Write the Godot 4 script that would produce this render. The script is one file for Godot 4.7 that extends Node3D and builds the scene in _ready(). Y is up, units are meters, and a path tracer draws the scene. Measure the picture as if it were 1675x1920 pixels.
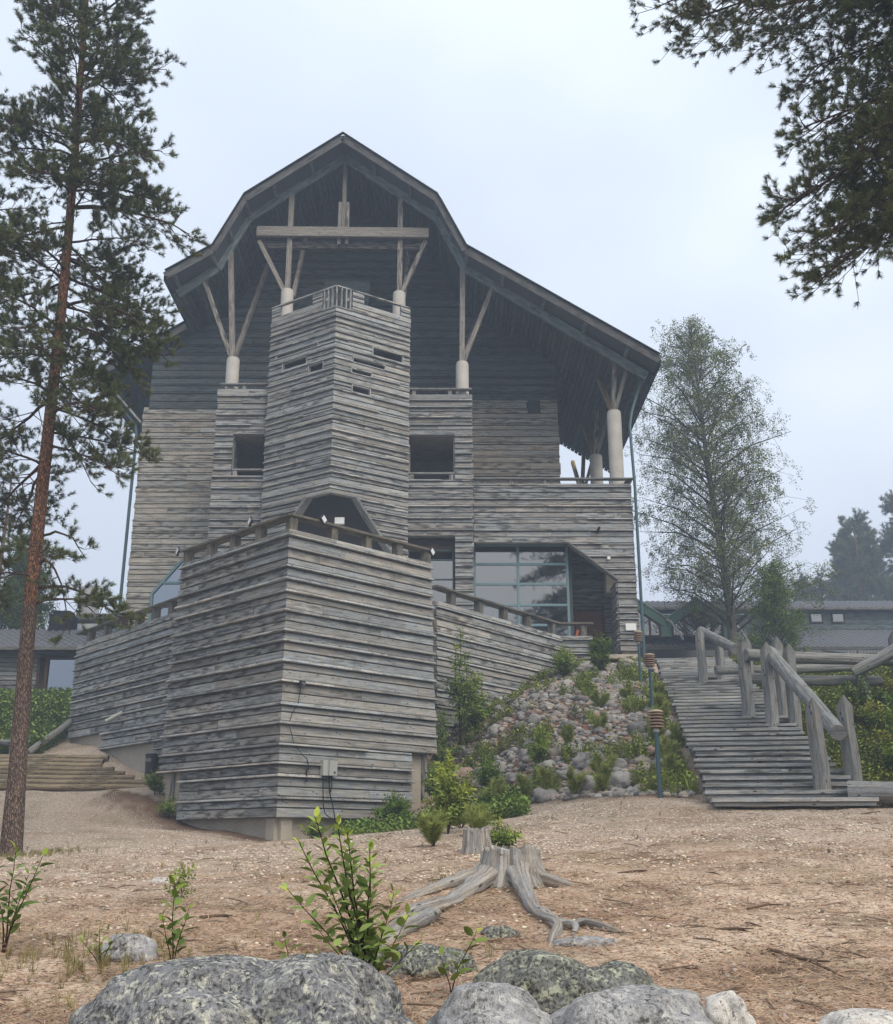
extends Node3D
# x is right, y is up (eye level 0), depth d in front of the viewer is -z

const PI2 := TAU
var rng := RandomNumberGenerator.new()
var base_of := {}
var taken := {}
var M := {}

# ---------------------------------------------------------------- helpers
func V(x: float, y: float, d: float) -> Vector3:
	return Vector3(x, y, -d)

func numbered(n: String) -> String:
	if not taken.has(n):
		taken[n] = 0
		return n
	taken[n] += 1
	return "%s_%03d" % [n, taken[n]]

func tag(o: Node, label: String, category: String, group := "", kind := "") -> void:
	if label != "": o.set_meta("label", label)
	if category != "": o.set_meta("category", category)
	if group != "": o.set_meta("group", group)
	if kind != "": o.set_meta("kind", kind)

func thing(called: String, at: Vector3, label: String, category: String, group := "") -> Node3D:
	var o := Node3D.new()
	o.name = numbered(called)
	add_child(o)
	o.position = at
	base_of[o] = at
	tag(o, label, category, group)
	return o

# a mesh built in world coordinates, hung under its thing
func part(called: String, mesh: Mesh, m: Material, parent: Node = self) -> MeshInstance3D:
	var o := MeshInstance3D.new()
	o.name = called if parent != self else numbered(called)
	o.mesh = mesh
	o.material_override = m
	parent.add_child(o, true)
	if base_of.has(parent): o.position = -base_of[parent]
	return o

class MB:
	var v := PackedVector3Array()
	var n := PackedVector3Array()
	var u := PackedVector2Array()
	var c := PackedColorArray()
	var col := Color(1, 1, 1)
	var flute := 0.0
	var flutes := 5.0
	func tri(a: Vector3, b: Vector3, d: Vector3, ua := Vector2(), ub := Vector2(), ud := Vector2()) -> void:
		var nn := (a - d).cross(a - b).normalized()
		v.append(a); v.append(b); v.append(d)
		n.append(nn); n.append(nn); n.append(nn)
		u.append(ua); u.append(ub); u.append(ud)
		c.append(col); c.append(col); c.append(col)
	# quad whose face looks along out
	func quad(a: Vector3, b: Vector3, d: Vector3, e: Vector3, out: Vector3, ua := Vector2(), ub := Vector2(), ud := Vector2(), ue := Vector2()) -> void:
		var nn := (a - d).cross(a - b)
		if nn.dot(out) >= 0:
			tri(a, b, d, ua, ub, ud); tri(a, d, e, ua, ud, ue)
		else:
			tri(a, d, b, ua, ud, ub); tri(a, e, d, ua, ue, ud)
	# oriented box: centre, half axes
	func obox(o: Vector3, x: Vector3, y: Vector3, z: Vector3, uvs := 1.0) -> void:
		var uo := Vector2(o.x * .37 + o.y * .61, o.z * .53 + o.y * .29)
		for a in [[x, y, z], [y, z, x], [z, x, y]]:
			var p: Vector3 = a[0]
			var q: Vector3 = a[1]
			var r: Vector3 = a[2]
			var lu := p.length() * 2.0 * uvs
			var lv := q.length() * 2.0 * uvs
			var flip := lv > lu
			for s in [-1.0, 1.0]:
				var f: Vector3 = o + r * s
				var u0 := uo
				var u1 := uo + (Vector2(0, lu) if flip else Vector2(lu, 0))
				var u2 := uo + (Vector2(lv, lu) if flip else Vector2(lu, lv))
				var u3 := uo + (Vector2(lv, 0) if flip else Vector2(0, lv))
				quad(f - p - q, f + p - q, f + p + q, f - p + q, r * s, u0, u1, u2, u3)
	func box(o: Vector3, s: Vector3, uvs := 1.0) -> void:
		obox(o, Vector3(s.x / 2, 0, 0), Vector3(0, s.y / 2, 0), Vector3(0, 0, s.z / 2), uvs)
	# bar with a chamfered section between two points
	func bar(a: Vector3, b: Vector3, w: float, h: float, side := Vector3.ZERO, ch := 0.12) -> void:
		var t := (b - a).normalized()
		var s := side
		if s == Vector3.ZERO:
			s = t.cross(Vector3.UP)
			if s.length() < .05: s = Vector3.RIGHT
		s = (s - t * s.dot(t)).normalized()
		var k := t.cross(s).normalized()
		var cc: float = min(w, h) * ch
		var pr := [Vector2(-w / 2 + cc, -h / 2), Vector2(w / 2 - cc, -h / 2), Vector2(w / 2, -h / 2 + cc), Vector2(w / 2, h / 2 - cc), Vector2(w / 2 - cc, h / 2), Vector2(-w / 2 + cc, h / 2), Vector2(-w / 2, h / 2 - cc), Vector2(-w / 2, -h / 2 + cc)]
		var L := (b - a).length()
		var vv := a.x * .7 + a.y * .3
		var uu := a.z * .4 + a.y
		for i in 8:
			var p: Vector2 = pr[i]
			var q: Vector2 = pr[(i + 1) % 8]
			var po := s * p.x + k * p.y
			var qo := s * q.x + k * q.y
			var l := (q - p).length()
			quad(a + po, b + po, b + qo, a + qo, po + qo, Vector2(uu, vv), Vector2(uu + L, vv), Vector2(uu + L, vv + l), Vector2(uu, vv + l))
			vv += l
		for e in [[a, -t], [b, t]]:
			var o: Vector3 = e[0]
			var out: Vector3 = e[1]
			for i in range(1, 7):
				var p0 = o + s * pr[0].x + k * pr[0].y
				var p1 = o + s * pr[i].x + k * pr[i].y
				var p2 = o + s * pr[i + 1].x + k * pr[i + 1].y
				if (p0 - p2).cross(p0 - p1).dot(out) > 0: tri(p0, p1, p2, pr[0], pr[i], pr[i + 1])
				else: tri(p0, p2, p1, pr[0], pr[i + 1], pr[i])
	# smooth tube through points
	func tube(pts: Array, rad: Array, sides := 8, cap := true, vs := 1.0) -> void:
		var rings := []
		var len0 := 0.0
		var ref := Vector3(.3, .2, 1).normalized()
		for i in pts.size():
			var t: Vector3 = (pts[min(i + 1, pts.size() - 1)] - pts[max(i - 1, 0)]).normalized()
			var s := t.cross(ref)
			if s.length() < .1: s = t.cross(Vector3.RIGHT)
			s = s.normalized()
			var k := t.cross(s)
			if i > 0: len0 += (pts[i] - pts[i - 1]).length()
			var ring := []
			for j in sides + 1:
				var a := TAU * j / sides
				var o := s * cos(a) + k * sin(a)
				var rr: float = rad[i]
				var nn := o
				if flute > 0:
					var p := len0 * 2.0
					var k1 := flute * sin(flutes * a + p) + flute * .6 * sin((flutes * 2 + 1) * a - p * 1.7 + 1.0)
					var dk := flute * flutes * cos(flutes * a + p) + flute * .6 * (flutes * 2 + 1) * cos((flutes * 2 + 1) * a - p * 1.7 + 1.0)
					rr *= 1.0 + k1
					nn = (o * (1.0 + k1) - (k * cos(a) - s * sin(a)) * dk).normalized()
				ring.append([pts[i] + o * rr, nn, Vector2(len0 * vs, float(j) / sides * TAU * rad[0] * vs)])
			rings.append(ring)
		for i in pts.size() - 1:
			for j in sides:
				var A = rings[i][j]
				var B = rings[i + 1][j]
				var C = rings[i + 1][j + 1]
				var D = rings[i][j + 1]
				var fl: bool = (A[0] - C[0]).cross(A[0] - B[0]).dot(A[1]) < 0
				for q in ([A, C, B, A, D, C] if fl else [A, B, C, A, C, D]):
					v.append(q[0]); n.append(q[1]); u.append(q[2]); c.append(col)
		if cap:
			for e in [0, pts.size() - 1]:
				var t2: Vector3 = pts[1] - pts[0] if e == 0 else pts[e] - pts[e - 1]
				if e == 0: t2 = -t2
				for j in sides:
					var p0: Vector3 = pts[e]
					var p1: Vector3 = rings[e][j][0]
					var p2: Vector3 = rings[e][j + 1][0]
					if (p0 - p2).cross(p0 - p1).dot(t2) < 0:
						var sw := p1
						p1 = p2
						p2 = sw
					tri(p0, p1, p2, Vector2(.5, .5), Vector2(p1.x - p0.x, p1.y - p0.y) + Vector2(.5, .5), Vector2(p2.x - p0.x, p2.y - p0.y) + Vector2(.5, .5))
	func ball(o: Vector3, r: Vector3, nu := 10, nv := 6) -> void:
		for i in nv:
			for j in nu:
				var P := []
				for w in [[i, j], [i + 1, j], [i + 1, j + 1], [i, j + 1]]:
					var th: float = PI * w[0] / nv
					var ph: float = TAU * w[1] / nu
					P.append(Vector3(sin(th) * cos(ph), cos(th), sin(th) * sin(ph)))
				for tr in [[0, 1, 2], [0, 2, 3]]:
					var a: Vector3 = P[tr[0]]
					var b: Vector3 = P[tr[1]]
					var d: Vector3 = P[tr[2]]
					if (a - d).cross(a - b).dot(a + b + d) < 0:
						var sw := b
						b = d
						d = sw
					for q in [a, b, d]:
						v.append(o + q * r); n.append((q / r).normalized()); u.append(Vector2(q.x, q.y)); c.append(col)
	func mesh() -> ArrayMesh:
		var m := ArrayMesh.new()
		if v.is_empty(): return m
		var arr := []
		arr.resize(Mesh.ARRAY_MAX)
		arr[Mesh.ARRAY_VERTEX] = v
		arr[Mesh.ARRAY_NORMAL] = n
		arr[Mesh.ARRAY_TEX_UV] = u
		arr[Mesh.ARRAY_COLOR] = c
		m.add_surface_from_arrays(Mesh.PRIMITIVE_TRIANGLES, arr)
		return m

# ---------------------------------------------------------------- ground heights (m), thin plate through surveyed spots
const SPOTS := [0,0,-0.0096407,-6,0,-0.0035252,6,0,-0.0059014,0,2,0.0062418,-4,2,0.002126,4,2,0.0071474,0,4.5,0.0070958,-2,4.5,0.0074104,2,4.5,0.0002583,-1.2,6,-0.013383,1.5,6,-0.0060725,-6,5,0.0042223,6,5,0.0015117,0.4,8.5,0.0063664,3,8.5,-0.00083621,-3,8.5,0.00042031,0.3,11.5,-0.002566,4,12,0.0038019,-4,12,-0.0026047,8,11,0.00211,-9,11,0.00056744,3.8,15.9,-0.010909,5.9,15.7,-0.0026201,8,15.8,-0.011163,3.38,17.5,0.027364,2.4,18.2,-0.0082702,1.2,20.3,-0.026818,0,22.4,-0.054497,0,17,0.0097241,-3,18,0.005502,-3.66,24,-0.0081682,-1.7,25.7,0.015938,-0.5,27,-0.040607,-0.2,27.6,-0.20034,-6.47,26.7,-0.090757,-7.1,27.5,0.070152,-5,25.4,0.031445,-4,21,0.0093393,-0.2,29,0.10558,3.6,34.2,0.023139,1.7,31.6,-0.039055,2.2,25,0.012814,1.3,27,0.12961,3.2,28.5,0.040204,2.2,22,0.052388,6.3,36,-0.014148,5,37,0.014403,4.92,22.5,-0.0061309,6.6,32,-0.0097186,8,32,-0.013237,5.6,27,-0.051031,6.9,27,0.0026245,7,22.5,-0.027497,8.6,22.5,0.01563,9.8,32.5,0.015046,9.5,17.2,0.0086706,7.6,19,-0.017135,5.4,19,0.0015892,12,20,0.0074695,4.5,24,0.023544,5.2,29.5,0.0037041,-6.98,18,-0.00623,-9,29.6,0.0061311,-11.5,29.6,0.036921,-11,33.6,0.075134,-9.5,33,0.06545,-8.3,31,0.0059948,-12.5,36,-0.054547,-14,34,0.022901,-16,41,0.0032731,-14,18,-0.00055825,-15,29.6,0.0026295,-13.5,38,0.022901,-9.8,31.2,-0.03942,-11.8,31.4,0.013762,-13.6,31.4,-0.031763,-11.8,32.6,-0.026847,-10.2,32.4,-0.10127,-7,23,0.02391,-10,24,-0.010833,0,46,-0.004493,-12,46,0.00083217,12,40,-0.00064617,20,45,-0.00082648,15,55,0.0004069,-20,55,-0.0011025,0,60,-0.0016024,25,30,0.00038593,25,15,-0.00085839,-25,30,0.001263,-25,15,-0.00061311,25,0,0.00027742,-25,0,0.00090159]
var bump := FastNoiseLite.new()
func ground(x: float, d: float) -> float:
	var h := 2.48575442e+00 + 7.52574585e-04 * x + 1.28245438e-01 * d
	var i := 0
	while i < SPOTS.size():
		var a: float = x - SPOTS[i]
		var b: float = d - SPOTS[i + 1]
		var r2 := a * a + b * b
		if r2 > 1e-9: h += .5 * r2 * log(r2) * SPOTS[i + 2]
		i += 3
	return h
func ground_far(x: float, d: float) -> float:
	# inside the surveyed area the survey, far away a level forest floor or lake shore
	var out: float = max(max(abs(x) - 24.0, d - 58.0), max(-d, 0.0) * 2.0)
	var k: float = clamp(out / 25.0, 0, 1)
	var far := 6.8 if d > 20 else -2.2
	if d > -5 and d <= 20: far = lerp(-2.2, 6.8, clamp((d + 5) / 25.0, 0, 1))
	if k >= 1: return far
	return lerp(ground(clamp(x, -25, 25), clamp(d, -2, 60)), far, k)

# ---------------------------------------------------------------- textures and materials
func noise(seed_: int, f: float, oct := 4, type := FastNoiseLite.TYPE_SIMPLEX_SMOOTH) -> FastNoiseLite:
	var n := FastNoiseLite.new()
	n.seed = seed_
	n.frequency = f
	n.noise_type = type
	n.fractal_octaves = oct
	return n

func tex_of(im: Image) -> ImageTexture:
	im.generate_mipmaps()
	return ImageTexture.create_from_image(im)

func wood_images(seed_: int, stain: float, lichen := 9.0) -> Array:
	var w := 1024
	var h := 256
	var im := Image.create(w, h, false, Image.FORMAT_RGB8)
	var hm := Image.create(w, h, false, Image.FORMAT_RGB8)
	var grain := noise(seed_, 1.0, 3)
	var streak := noise(seed_ + 1, 1.0, 3)
	var blot := noise(seed_ + 2, 1.0, 4)
	var speck := noise(seed_ + 3, 1.0, 2)
	var r := RandomNumberGenerator.new()
	r.seed = seed_
	var knots := []
	for i in 9: knots.append(Vector3(r.randf() * w, r.randf() * h, r.randf_range(2.5, 5.5)))
	for y in h:
		var near := []
		for k in knots:
			if abs(y - k.y) < 34: near.append(k)
		for x in w:
			var wy: float = y + 5.0 * grain.get_noise_2d(x * .006, y * .02)
			var dk := 1e9
			var kr := 1.0
			for k in near:
				var dx: float = (x - k.x) * .5
				var dy: float = y - k.y
				if abs(dx) < 50 and abs(dy) < 34:
					var q: float = sqrt(dx * dx + dy * dy)
					if q / k.z < dk:
						dk = q / k.z
						kr = k.z
					wy += sign(dy) * 9.0 * exp(-q / (k.z * 2.0))
			var g := grain.get_noise_2d(x * .0028, wy * .30)
			var f := grain.get_noise_2d(x * .014 + 900, wy * 1.1)
			var s := streak.get_noise_2d(x * .0016, y * .05)
			var b := blot.get_noise_2d(x * .0035, y * .02)
			var sp := speck.get_noise_2d(x * .03, y * .3)
			var t := .80 + .13 * g + .10 * f + .14 * s
			t -= stain * clamp((b + .15) * 1.1, 0, 1) * .5
			if sp > .45: t += .10
			if sp + .5 * f > lichen: t += .22
			var ridge := absf(streak.get_noise_2d(x * .0014 + 300, wy * .055))
			var crack := -1.0 if ridge < .022 else 0.0
			if crack < -.52: t -= .22
			var warm := clampf(.5 + 1.2 * blot.get_noise_2d(x * .004 + 400, y * .012), 0, 1)
			if dk < 1.0: t *= .5
			elif dk < 1.6: t *= .85
			t = clamp(t, .08, 1)
			im.set_pixel(x, y, Color(t * lerp(.965, 1.0, warm), t * lerp(.985, .983, warm), t * lerp(1.0, .95, warm)))
			var e: float = clamp(.5 + .3 * g + .25 * f - (.3 if crack < -.52 else 0.0), 0, 1)
			hm.set_pixel(x, y, Color(e, e, e))
	hm.bump_map_to_normal_map(2.2)
	return [tex_of(im), tex_of(hm)]

func wood_mat(imgs: Array, rough := .88) -> StandardMaterial3D:
	var m := StandardMaterial3D.new()
	m.vertex_color_use_as_albedo = true
	m.albedo_texture = imgs[0]
	m.normal_enabled = true
	m.normal_texture = imgs[1]
	m.normal_scale = .8
	m.uv1_scale = Vector3(1 / 2.4, 1 / .6, 1)
	m.roughness = rough
	m.metallic_specular = .25
	return m

func plain(col: Color, rough := .8, spec := .3) -> StandardMaterial3D:
	var m := StandardMaterial3D.new()
	m.albedo_color = col.linear_to_srgb()
	m.vertex_color_use_as_albedo = true
	m.roughness = rough
	m.metallic_specular = spec
	return m

func mottled(a: Color, b: Color, seed_: int, f: float, scale: float, rough := .85, normal := 1.0, size := 320) -> StandardMaterial3D:
	# two-tone mottling of a real surface (linear colours), box-mapped in metres
	var im := Image.create(size, size, false, Image.FORMAT_RGB8)
	var hm := Image.create(size, size, false, Image.FORMAT_RGB8)
	var n1 := noise(seed_, f, 5)
	var n2 := noise(seed_ + 5, f * 9.0, 3)
	for y in size:
		for x in size:
			var t: float = clamp(.5 + .75 * n1.get_noise_2d(x, y) + .45 * n2.get_noise_2d(x, y), 0, 1)
			im.set_pixel(x, y, a.lerp(b, t).linear_to_srgb())
			var e: float = clamp(.5 + .3 * n1.get_noise_2d(x, y) + .5 * n2.get_noise_2d(x, y), 0, 1)
			hm.set_pixel(x, y, Color(e, e, e))
	hm.bump_map_to_normal_map(2.0)
	var m := StandardMaterial3D.new()
	m.vertex_color_use_as_albedo = true
	m.albedo_texture = tex_of(im)
	m.normal_enabled = true
	m.normal_texture = tex_of(hm)
	m.normal_scale = normal
	m.uv1_triplanar = true
	m.uv1_world_triplanar = true
	m.uv1_scale = Vector3.ONE / scale
	m.roughness = rough
	m.metallic_specular = .3
	return m

func rock_mat(seed_: int, base: Color, pale: Color, scale: float, black: float, lichen: float) -> StandardMaterial3D:
	var s := 512
	var im := Image.create(s, s, false, Image.FORMAT_RGB8)
	var hm := Image.create(s, s, false, Image.FORMAT_RGB8)
	var n1 := noise(seed_, .006, 4)
	var n2 := noise(seed_ + 1, .03, 4)
	var n3 := noise(seed_ + 2, .016, 4)
	var n4 := noise(seed_ + 3, .2, 2)
	var n5 := noise(seed_ + 4, .045, 3)
	for y in s:
		for x in s:
			var a := n1.get_noise_2d(x, y)
			var b := n2.get_noise_2d(x, y)
			var g := n4.get_noise_2d(x, y)
			var k: float = clamp(1.0 + .5 * a + .55 * b + .8 * g, .25, 1.9)
			var c := base * k
			var l := n3.get_noise_2d(x, y) + .35 * b + .18 * g
			if l > lichen: c = c.lerp(pale * (1.0 + .45 * g), clamp((l - lichen) * 9.0, 0, .9))
			var d := n5.get_noise_2d(x, y) + .5 * n1.get_noise_2d(x + 500, y) + .15 * g
			if d > black: c = c.lerp(Color(.022, .022, .021), clamp((d - black) * 14.0, 0, .92))
			c.a = 1
			im.set_pixel(x, y, c.linear_to_srgb())
			var e: float = clamp(.5 + .3 * b + .35 * g, 0, 1)
			hm.set_pixel(x, y, Color(e, e, e))
	hm.bump_map_to_normal_map(2.5)
	var m := StandardMaterial3D.new()
	m.vertex_color_use_as_albedo = true
	m.albedo_texture = tex_of(im)
	m.normal_enabled = true
	m.normal_texture = tex_of(hm)
	m.uv1_triplanar = true
	m.uv1_world_triplanar = true
	m.uv1_scale = Vector3.ONE / scale
	m.roughness = .92
	m.metallic_specular = .25
	return m

func ground_texture() -> Array:
	var s := 1024
	var im := Image.create(s, s, false, Image.FORMAT_RGB8)
	var hm := Image.create(s, s, false, Image.FORMAT_RGB8)
	var n1 := noise(71, .25, 3)
	var n2 := noise(72, .035, 4)
	var r := RandomNumberGenerator.new()
	r.seed = 7
	for y in s:
		for x in s:
			var t: float = .86 + .16 * n1.get_noise_2d(x, y) + .14 * n2.get_noise_2d(x, y) + r.randf_range(-.07, .07)
			t = clamp(t, .1, 1)
			im.set_pixel(x, y, Color(t, t * .985, t * .97))
			hm.set_pixel(x, y, Color(t * .7, t * .7, t * .7))
	# grains, chips, needles
	for i in 30000:
		var p := Vector2(r.randf() * s, r.randf() * s)
		var kind := r.randf()
		if kind < .62:
			var k := r.randf()
			var c := Color(.97, .94, .9) if k < .4 else (Color(.42, .36, .31) if k < .78 else Color(.7, .55, .44))
			c = c * r.randf_range(.8, 1.05)
			var q := r.randi_range(1, 3) if r.randf() < .8 else r.randi_range(4, 7)
			for yy in q:
				for xx in q + r.randi_range(0, 1):
					var X := posmod(int(p.x) + xx, s)
					var Y := posmod(int(p.y) + yy, s)
					im.set_pixel(X, Y, c)
					hm.set_pixel(X, Y, Color(.95, .95, .95))
		elif kind < .95:
			var a := r.randf() * TAU
			var c2 := (Color(.46, .33, .25) if r.randf() < .55 else Color(.85, .72, .58)) * r.randf_range(.75, 1.1)
			for t in r.randi_range(7, 20):
				var X2 := posmod(int(p.x + cos(a) * t), s)
				var Y2 := posmod(int(p.y + sin(a) * t), s)
				im.set_pixel(X2, Y2, c2)
				hm.set_pixel(X2, Y2, Color(.9, .9, .9))
	hm.bump_map_to_normal_map(3.0)
	return [tex_of(im), tex_of(hm)]

func bark_images() -> Array:
	var s := 512
	var im := Image.create(s, s, false, Image.FORMAT_RGB8)
	var hm := Image.create(s, s, false, Image.FORMAT_RGB8)
	var cell := noise(31, .035, 1, FastNoiseLite.TYPE_CELLULAR)
	cell.cellular_return_type = FastNoiseLite.RETURN_DISTANCE2_SUB
	var n1 := noise(32, .02, 4)
	var n2 := noise(33, .15, 3)
	for y in s:
		for x in s:
			var c := cell.get_noise_2d(x * .55 + 10.0 * n1.get_noise_2d(x, y), y * 1.3 + 10.0 * n1.get_noise_2d(y, x))
			var e: float = clamp((c + 1.0) * 2.2, 0, 1)
			var t: float = clamp(.42 + .42 * e + .18 * n1.get_noise_2d(x, y) + .2 * n2.get_noise_2d(x, y), .12, 1)
			im.set_pixel(x, y, Color(t, t * .97, t * .94))
			hm.set_pixel(x, y, Color(e, e, e))
	hm.bump_map_to_normal_map(3.0)
	return [tex_of(im), tex_of(hm)]

func leaf_mat(rough := .55, back := Color(.10, .14, .02)) -> StandardMaterial3D:
	var m := StandardMaterial3D.new()
	m.vertex_color_use_as_albedo = true
	m.roughness = rough + .15
	m.metallic_specular = .18
	m.cull_mode = BaseMaterial3D.CULL_DISABLED
	m.backlight_enabled = true
	m.backlight = back
	return m

func make_materials() -> void:
	var wi := [wood_images(11, .5), wood_images(12, .95), wood_images(13, .25)]
	M.wood = wood_mat(wi[0])
	M.wood_stained = wood_mat(wi[1])
	M.wood_pale = wood_mat(wi[2])
	M.wood_lichen = wood_mat(wood_images(14, .7, .12))
	M.woods = [M.wood, M.wood_stained, M.wood_pale]
	M.dark = plain(Color(.20, .20, .20), .95)
	M.core = plain(Color(.24, .225, .20), .95)
	M.concrete = mottled(Color(.33, .30, .25), Color(.47, .43, .36), 41, .008, 2.2, .9, .6)
	M.column = mottled(Color(.44, .42, .385), Color(.56, .54, .50), 42, .008, 2.0, .85, .5)
	M.room = mottled(Color(.20, .17, .13), Color(.28, .24, .19), 43, .01, 2.5, .9, .3, 256)
	M.tile = mottled(Color(.085, .09, .105), Color(.15, .155, .17), 44, .03, 1.2, .55, .4, 256)
	M.blue_frame = plain(Color(.13, .22, .25), .45, .5)
	M.green_paint = plain(Color(.12, .25, .20), .5, .5)
	M.green_edge = plain(Color(.30, .46, .40), .5, .5)
	M.pipe = plain(Color(.035, .085, .10), .45, .5)
	M.brown_door = wood_mat(wi[2], .6)
	M.black_plastic = plain(Color(.02, .021, .023), .5, .5)
	M.grey_plastic = plain(Color(.42, .44, .42), .55, .5)
	M.white = plain(Color(.72, .73, .73), .5, .5)
	M.lamp_ring = plain(Color(.30, .20, .14), .5, .5)
	M.lamp_cap = plain(Color(.66, .55, .40), .5, .5)
	M.inner_brown = plain(Color(.10, .055, .035), .6)
	M.metal_pale = plain(Color(.45, .5, .5), .4, .5)
	M.rope = plain(Color(.02, .02, .02), .6)
	M.roof_sheet = plain(Color(.09, .10, .115), .7)
	M.duct = plain(Color(.45, .46, .48), .6)
	var g := StandardMaterial3D.new()
	g.albedo_color = Color(.60, .62, .64, .36)
	g.metallic = 1.0
	g.roughness = .03
	g.transparency = BaseMaterial3D.TRANSPARENCY_ALPHA
	M.glass = g
	var bi := bark_images()
	var b := wood_mat(bi, .95)
	b.normal_scale = 1.4
	b.uv1_scale = Vector3(1 / .9, 1 / .9, 1)
	M.bark = b
	M.needle = leaf_mat(.6, Color(.09, .10, .035))
	M.leaf = leaf_mat(.5, Color(.34, .40, .07))
	M.leaf_far = leaf_mat(.6, Color(.10, .14, .03))
	M.twig = plain(Color(.16, .12, .09), .9)
	M.rock_a = rock_mat(51, Color(.20, .205, .215), Color(.56, .56, .47), .5, .2, .22)
	M.rock_b = rock_mat(61, Color(.28, .28, .285), Color(.52, .52, .48), .6, .36, .32)
	M.rock_c = rock_mat(66, Color(.16, .165, .155), Color(.45, .47, .36), .5, .12, .16)
	M.stone = mottled(Color(.55, .55, .56), Color(1, 1, 1), 48, .02, .5, .9, .8)
	var gt := ground_texture()
	var gm := StandardMaterial3D.new()
	gm.vertex_color_use_as_albedo = true
	gm.albedo_texture = gt[0]
	gm.normal_enabled = true
	gm.normal_texture = gt[1]
	gm.normal_scale = .9
	gm.uv1_scale = Vector3(1 / 2.6, 1 / 2.6, 1)
	gm.roughness = .95
	gm.metallic_specular = .2
	M.ground = gm

# ---------------------------------------------------------------- plank cladding
# rows of boards: low proud strips between wide flat boards
func plank_rows(y0: float, y1: float, seed_: int, lo := .15, hi := .25, strip := .085, every := 2.2) -> Array:
	var r := RandomNumberGenerator.new()
	r.seed = seed_
	var rows := []
	var y := y0
	var left := r.randi_range(1, 2)
	while y < y1 - .05:
		var h: float
		var proud := false
		if left <= 0:
			h = strip * r.randf_range(.85, 1.15)
			proud = true
			left = int(round(r.randf_range(1.0, every + .45)))
		else:
			h = r.randf_range(lo, hi)
			left -= 1
		if y1 - (y + h) < .08: h = y1 - y
		rows.append([y, y + h, proud])
		y += h
	return rows

# one board of a wall: o origin, t along, n out; ends x0b/x0t (at its lower and upper edge) and x1b/x1t, mitre k
func board_mesh(o: Vector3, t: Vector3, n: Vector3, yb: float, yt: float, x0b: float, x0t: float, x1b: float, x1t: float, th: float, col: Color, k0 := 0.0, k1 := 0.0, back := -.045) -> ArrayMesh:
	var mb := MB.new()
	mb.col = col
	var ch: float = min(.012, (yt - yb) * .15)
	var lap := .014
	var pr := [Vector2(back, yb), Vector2(th - ch + lap, yb), Vector2(th + lap, yb + ch), Vector2(th, yt - ch), Vector2(th - ch, yt), Vector2(back, yt)]
	var A := []
	var B := []
	var uo := rng.randf() * 9.0
	var vo := rng.randf() * 7.0
	var L := x1b - x0b
	for p in pr:
		var f: float = (p.y - yb) / max(yt - yb, .001)
		var xa: float = lerp(x0b, x0t, f) - k0 * p.x
		var xb: float = lerp(x1b, x1t, f) + k1 * p.x
		A.append(o + t * xa + Vector3.UP * p.y + n * p.x)
		B.append(o + t * xb + Vector3.UP * p.y + n * p.x)
	var vv := vo
	var mid = (A[0] + A[2] + A[3] + A[5]) / 4.0
	for i in 6:
		var j := (i + 1) % 6
		var l: float = (pr[j] - pr[i]).length()
		var out: Vector3 = (A[i] + A[j]) / 2.0 - mid
		mb.quad(A[i], B[i], B[j], A[j], out, Vector2(uo, vv), Vector2(uo + L, vv), Vector2(uo + L, vv + l), Vector2(uo, vv + l))
		vv += l
	for e in [[A, -t], [B, t]]:
		for i in range(1, 5):
			var p0: Vector3 = e[0][0]
			var p1: Vector3 = e[0][i]
			var p2: Vector3 = e[0][i + 1]
			var uu := [Vector2(uo, vo), Vector2(uo + .02, vo + .05), Vector2(uo + .04, vo + .05)]
			if (p0 - p2).cross(p0 - p1).dot(e[1]) > 0: mb.tri(p0, p1, p2, uu[0], uu[1], uu[2])
			else: mb.tri(p0, p2, p1, uu[0], uu[2], uu[1])
	return mb.mesh()

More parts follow.
